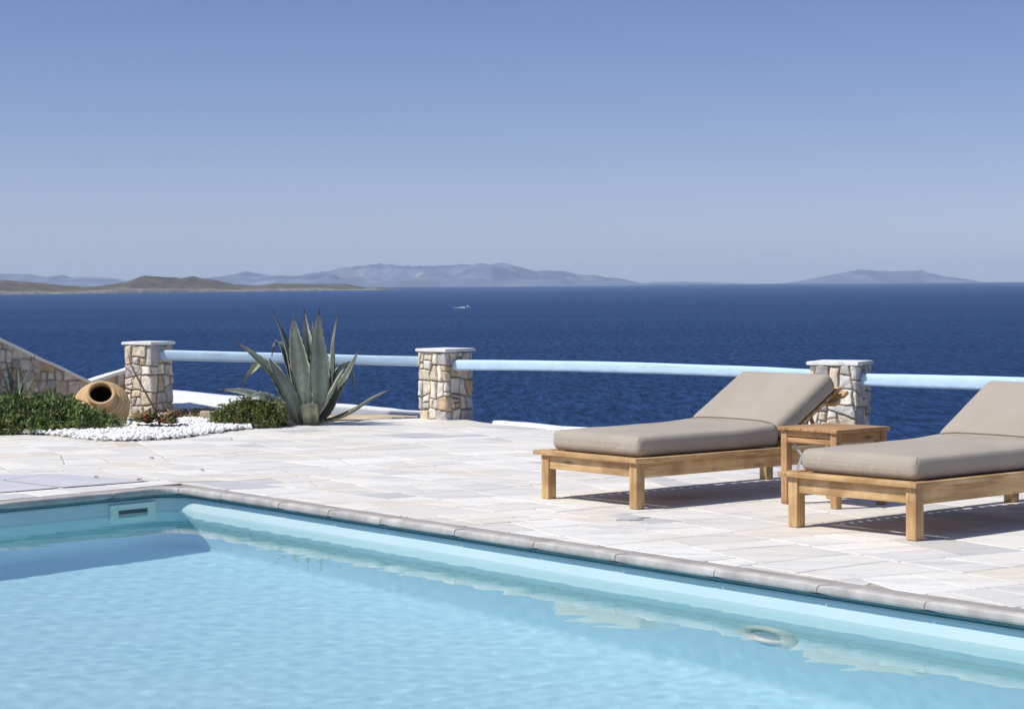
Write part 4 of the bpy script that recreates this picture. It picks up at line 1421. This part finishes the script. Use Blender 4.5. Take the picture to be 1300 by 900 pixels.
# ------------------------------------------------------------------ sun loungers
def sun_lounger(name='sun_lounger'):
    """local frame: x runs foot -> head, y across (towards the sea side), origin under the near foot corner"""
    root = empty(name)
    W, L, T = .92, 2.03, .29
    # top rail frame (lip), mitred look: two long rails and two end rails
    for y0, y1 in ((0, .062), (W - .062, W)):
        boxpart('side_rail', (0, y0, T - .026), (L, y1, T), WX, root, .003)
    boxpart('end_rail', (0, .0622, T - .026), (.07, W - .0622, T), WY, root, .003)
    boxpart('end_rail', (L - .07, .0622, T - .026), (L, W - .0622, T), WY, root, .003)
    boxpart('side_board', (.052, .018, T - .113), (L - .05, .040, T - .0262), WX, root, .003)
    boxpart('side_board', (.052, .842, T - .113), (L - .05, .864, T - .0262), WX, root, .003)
    boxpart('end_board', (.030, .084, T - .108), (.052, .799, T - .0262), WY, root, .003)
    boxpart('end_board', (L - .052, .084, T - .108), (L - .030, .799, T - .0262), WY, root, .003)
    for x in (.020, 1.86):
        for y in (.016, .80):
            zt = T - .0264
            if x == .020:
                boxpart('leg', (x, y, .0), (x + .064, y + .064, zt), WZ, root, .004)
            else:
                boxpart('leg', (x, y + (.026 if y < .1 else -.026), .0), (x + .064, y + (.09 if y < .1 else .038), zt), WZ, root, .004)
    # slats of the bed under the seat cushion: one part
    G = Geo()
    x = .09
    while x < 1.20:
        v, f = rbox((x, .0625, T - .024), (x + .055, W - .0625, T - .006), .003); G.add(v, f); x += .075
    G.build('bed_slats', WY, root, smooth=True)
    # backrest hinged at x = 1.23, raised
    ang = R(31.5); hx, hz = 1.250, T - .004
    def tilt(V):
        V = V.copy(); x = V[:, 0].copy(); z = V[:, 2].copy()
        V[:, 0] = hx + x * math.cos(ang) - z * math.sin(ang); V[:, 2] = hz + x * math.sin(ang) + z * math.cos(ang); return V
    bk = link('backrest', mesh('backrest', *rbox((0, .10, -.026), (.665, .145, .0), .003, deform=tilt), WX, True), root)
    v, f = rbox((0, W - .145, -.026), (.665, W - .10, .0), .003, deform=tilt)
    link('backrest_rail', mesh('backrest_rail', v, f, WX, True), bk)
    G = Geo(); x = .02
    while x < .60:
        v, f = rbox((x, .062, .001), (x + .060, W - .062, .020), .003, deform=tilt); G.add(v, f); x += .078
    G.build('backrest_slats', WY, bk, smooth=True)
    for xa in (.52, .607):
        v, f = rbox((xa, .045, -.034), (xa + .058, W - .07, -.0265), .003, deform=tilt) if False else rbox((xa, .040, -.052), (xa + .058, W - .075, -.0265), .004, deform=tilt)
        link('backrest_batten', mesh('backrest_batten', v, f, WY, True), bk)
    # prop
    for y in (.17, W - .20):
        G = Geo()
        v, f = rbox((0, y, -.014), (.30, y + .03, 0), .003)
        a2 = R(62); v2 = v.copy(); X0 = hx + .44 * math.cos(ang); Z0 = hz + .44 * math.sin(ang) - .02
        v2[:, 0] = X0 + v[:, 0] * math.cos(a2); v2[:, 2] = Z0 - v[:, 0] * math.sin(a2) + v[:, 2]
        v2[:, 0] += v[:, 2] * .5
        G.add(v2, f)
        G.build('backrest_prop', WX, bk, smooth=True)
    # cushions
    y0, y1 = .055, .825
    def puff(V, lo, hi, amp, seed):
        V = V.copy()
        c = (np.array(lo) + np.array(hi)) / 2; hh = (np.array(hi) - np.array(lo)) / 2
        q = (V - c) / hh
        top = np.clip(q[:, 2], 0, 1)
        V[:, 2] += amp * top * (1 - np.abs(q[:, 0]) ** 4) * (1 - np.abs(q[:, 1]) ** 3)
        nz = snoise(V * np.array([1, 2.0, 1]), 9, seed, 3)
        sidez = np.abs(q[:, 1]) > .93
        V[:, 1] += np.sign(q[:, 1]) * sidez * (.005 * np.cos(np.clip(q[:, 2], -1, 1) * 1.57) + .0035 * nz)
        V[:, 0] += (np.abs(q[:, 0]) > .95) * np.sign(q[:, 0]) * .006 * np.cos(np.clip(q[:, 2], -1, 1) * 1.57)
        V[:, 2] += .0022 * snoise(V, 11, seed + 4, 3) * top
        return V
    lo, hi = (.075, y0, T + .001), (1.228, y1, T + .122)
    def ds(V):
        V = puff(V, lo, hi, .012, 3)
        x = V[:, 0]; b = np.clip((x - .72) / .52, 0, 1)
        k = np.clip((V[:, 2] - T) / .12, 0, 1)
        V[:, 2] += .022 * b * b * k
        return V
    v, f = rbox(lo, hi, .036, (26, 16, 3), ds, 4)
    sc = link('seat_cushion', mesh('seat_cushion', v, f, M_FAB, True), root)
    lo2, hi2 = (.045, y0, .022), (.605, y1, .146)
    def db(V):
        V = puff(V, lo2, hi2, .012, 8)
        return tilt(V)
    v, f = rbox(lo2, hi2, .038, (14, 16, 3), db, 4)
    bc = link('back_cushion', mesh('back_cushion', v, f, M_FAB, True), root)
    G = Geo(); pts_ = []  # thin dark tube added along the fold, painting in its crease shadow
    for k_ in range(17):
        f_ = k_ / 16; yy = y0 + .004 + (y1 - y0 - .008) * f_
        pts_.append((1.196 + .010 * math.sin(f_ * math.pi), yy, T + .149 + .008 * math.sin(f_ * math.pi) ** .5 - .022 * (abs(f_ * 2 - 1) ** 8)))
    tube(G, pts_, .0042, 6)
    G.build('fold_shade_line', simple('crease_shade_brown', (.16, .13, .10), (.20, .165, .125), 20), bc, True)
    # corner seams on the foot end
    for y in (y0 + .008, y1 - .008):
        G = Geo(); tube(G, [(lo[0] + .009, y, T + .03), (lo[0] + .006, y, T + .06), (lo[0] + .008, y, T + .095), (lo[0] + .022, y + (.008 if y < .4 else -.008), T + .117)], .0028, 6)
        G.build('seam', M_FAB, sc, True)
    return root

def copy_tree(o, parent=None):
    c = o.copy(); COL.objects.link(c)
    if parent is not None: c.parent = parent
    for ch in list(o.children): copy_tree(ch, c)
    return c
grp = 'teak sun loungers with beige cushions'
L1 = sun_lounger()
L2 = copy_tree(L1)
def place(o, x, y, az):
    o.location = (x, y, 0.002); o.rotation_euler = (0, 0, R(90 - az))
place(L1, .700, 11.84, 51.0)
place(L2, 2.000, 10.33, 49.5)
tag(L1, 'teak sun lounger with beige cushion farther back, left of the side table', 'sun lounger', grp)
tag(L2, 'teak sun lounger with beige cushion nearest the viewer, cut by the right photo edge', 'sun lounger', grp)

# ------------------------------------------------------------------ side table
def table():
    root = empty('side_table'); A, Hh = .46, .45
    tag(root, 'small square reddish teak side table between the two sun loungers', 'side table')
    G = Geo()
    # slatted top inside a frame
    tp = Geo()
    for lo, hi in (((0, 0, Hh - .022), (A, .055, Hh)), ((0, A - .055, Hh - .022), (A, A, Hh))):
        v, f = rbox(lo, hi, .003); tp.add(v, f)
    y = .0575
    while y < A - .06:
        v, f = rbox((.0, y, Hh - .020), (A, min(y + .052, A - .0575), Hh - .001), .003); tp.add(v, f); y += .0545
    tp.build('tabletop', TX, root, smooth=True)
    for x in (.014, A - .06):
        for y in (.014, A - .06):
            boxpart('leg', (x, y, 0), (x + .046, y + .046, Hh - .0222), TZ, root, .003)
    for y in (.020, A - .042): boxpart('apron', (.0602, y, Hh - .075), (A - .0602, y + .022, Hh - .0222), TX, root, .002)
    for x in (.020, A - .042): boxpart('apron', (x, .0602, Hh - .052), (x + .022, A - .0602, Hh - .0222), TY, root, .002)
    boxpart('rail', (.020, .0602, Hh - .090), (.042, A - .0602, Hh - .062), TY, root, .002)
    for i, q in enumerate(([(.05, A - .065, Hh - .08), (.05, A - .15, Hh - .165)], [(.052, A - .148, Hh - .160), (.052, A - .10, Hh - .27)])):
        a_, b_2 = np.array(q[0]), np.array(q[1]); d = b_2 - a_; L = np.linalg.norm(d)
        v, f = rbox((0, -.009, -.0015), (L, .009, .0015), .001)
        ux = d / L; uz = np.array([1., 0, 0]); uy = np.cross(uz, ux)
        v = a_ + v[:, :1] * ux + v[:, 1:2] * uy + v[:, 2:3] * uz
        link('brace', mesh('brace', v, f, M_METAL, True), root)
    return root
T1 = table(); T1.location = (1.835, 11.80, .002); T1.rotation_euler = (0, 0, R(90 - 51))

# ------------------------------------------------------------------ motorboat with wake
def boat():
    bx, by = -60.5, 2870.0
    root = empty('motorboat', (bx, by, SEA_Z)); tag(root, 'tiny white motorboat with a foamy wake far out on the sea', 'motorboat')
    G = Geo(); V = []; F = []
    st = [(-4.2, 1.15, .1, 1.2), (-2, 1.3, 0, 1.2), (1, 1.25, 0, 1.3), (3, .8, .1, 1.5), (4.6, .05, .5, 1.75)]
    for x, wd, zb, zt in st: V += [(x, -wd, zt), (x, -wd * .75, zb), (x, 0, zb - .3), (x, wd * .75, zb), (x, wd, zt)]
    for i in range(4):
        for j in range(4): F.append((i * 5 + j, i * 5 + j + 1, (i + 1) * 5 + j + 1, (i + 1) * 5 + j))
        F.append((i * 5 + 4, i * 5, (i + 1) * 5, (i + 1) * 5 + 4))
    F.append((0, 1, 2, 3, 4)); F.append((24, 23, 22, 21, 20))
    G.add(V, F); G.build('hull', M_BOAT, root)
    boxpart('cabin', (-1.2, -.9, 1.15), (1.4, .9, 2.7), M_BOAT, root, .25)
    boxpart('windscreen', (1.42, -.7, 1.75), (1.46, .7, 2.35), M_DARK, root, .01)
    root.rotation_euler = (0, 0, R(8))
    G = Geo(); V = []; F = []; n = 22
    rs = random.Random(1)
    for i in range(n):
        f = i / (n - 1); wd = .9 + 2.2 * f; x = -4.0 - 17 * f
        V += [(x, -wd + rs.uniform(-.4, .4), .06), (x, rs.uniform(-.3, .3), .75 * (1 - f) ** 1.5 + .07 + rs.uniform(0, .1)), (x, wd + rs.uniform(-.4, .4), .06)]
    for i in range(n - 1): F += [(i * 3, i * 3 + 1, i * 3 + 4, i * 3 + 3), (i * 3 + 1, i * 3 + 2, i * 3 + 5, i * 3 + 4)]
    G.add(V, F); o = G.build('wake', M_FOAM, None, True); o.location = (bx, by, SEA_Z + .02); o.rotation_euler = (0, 0, R(8)); tag(o, kind='stuff')
boat()
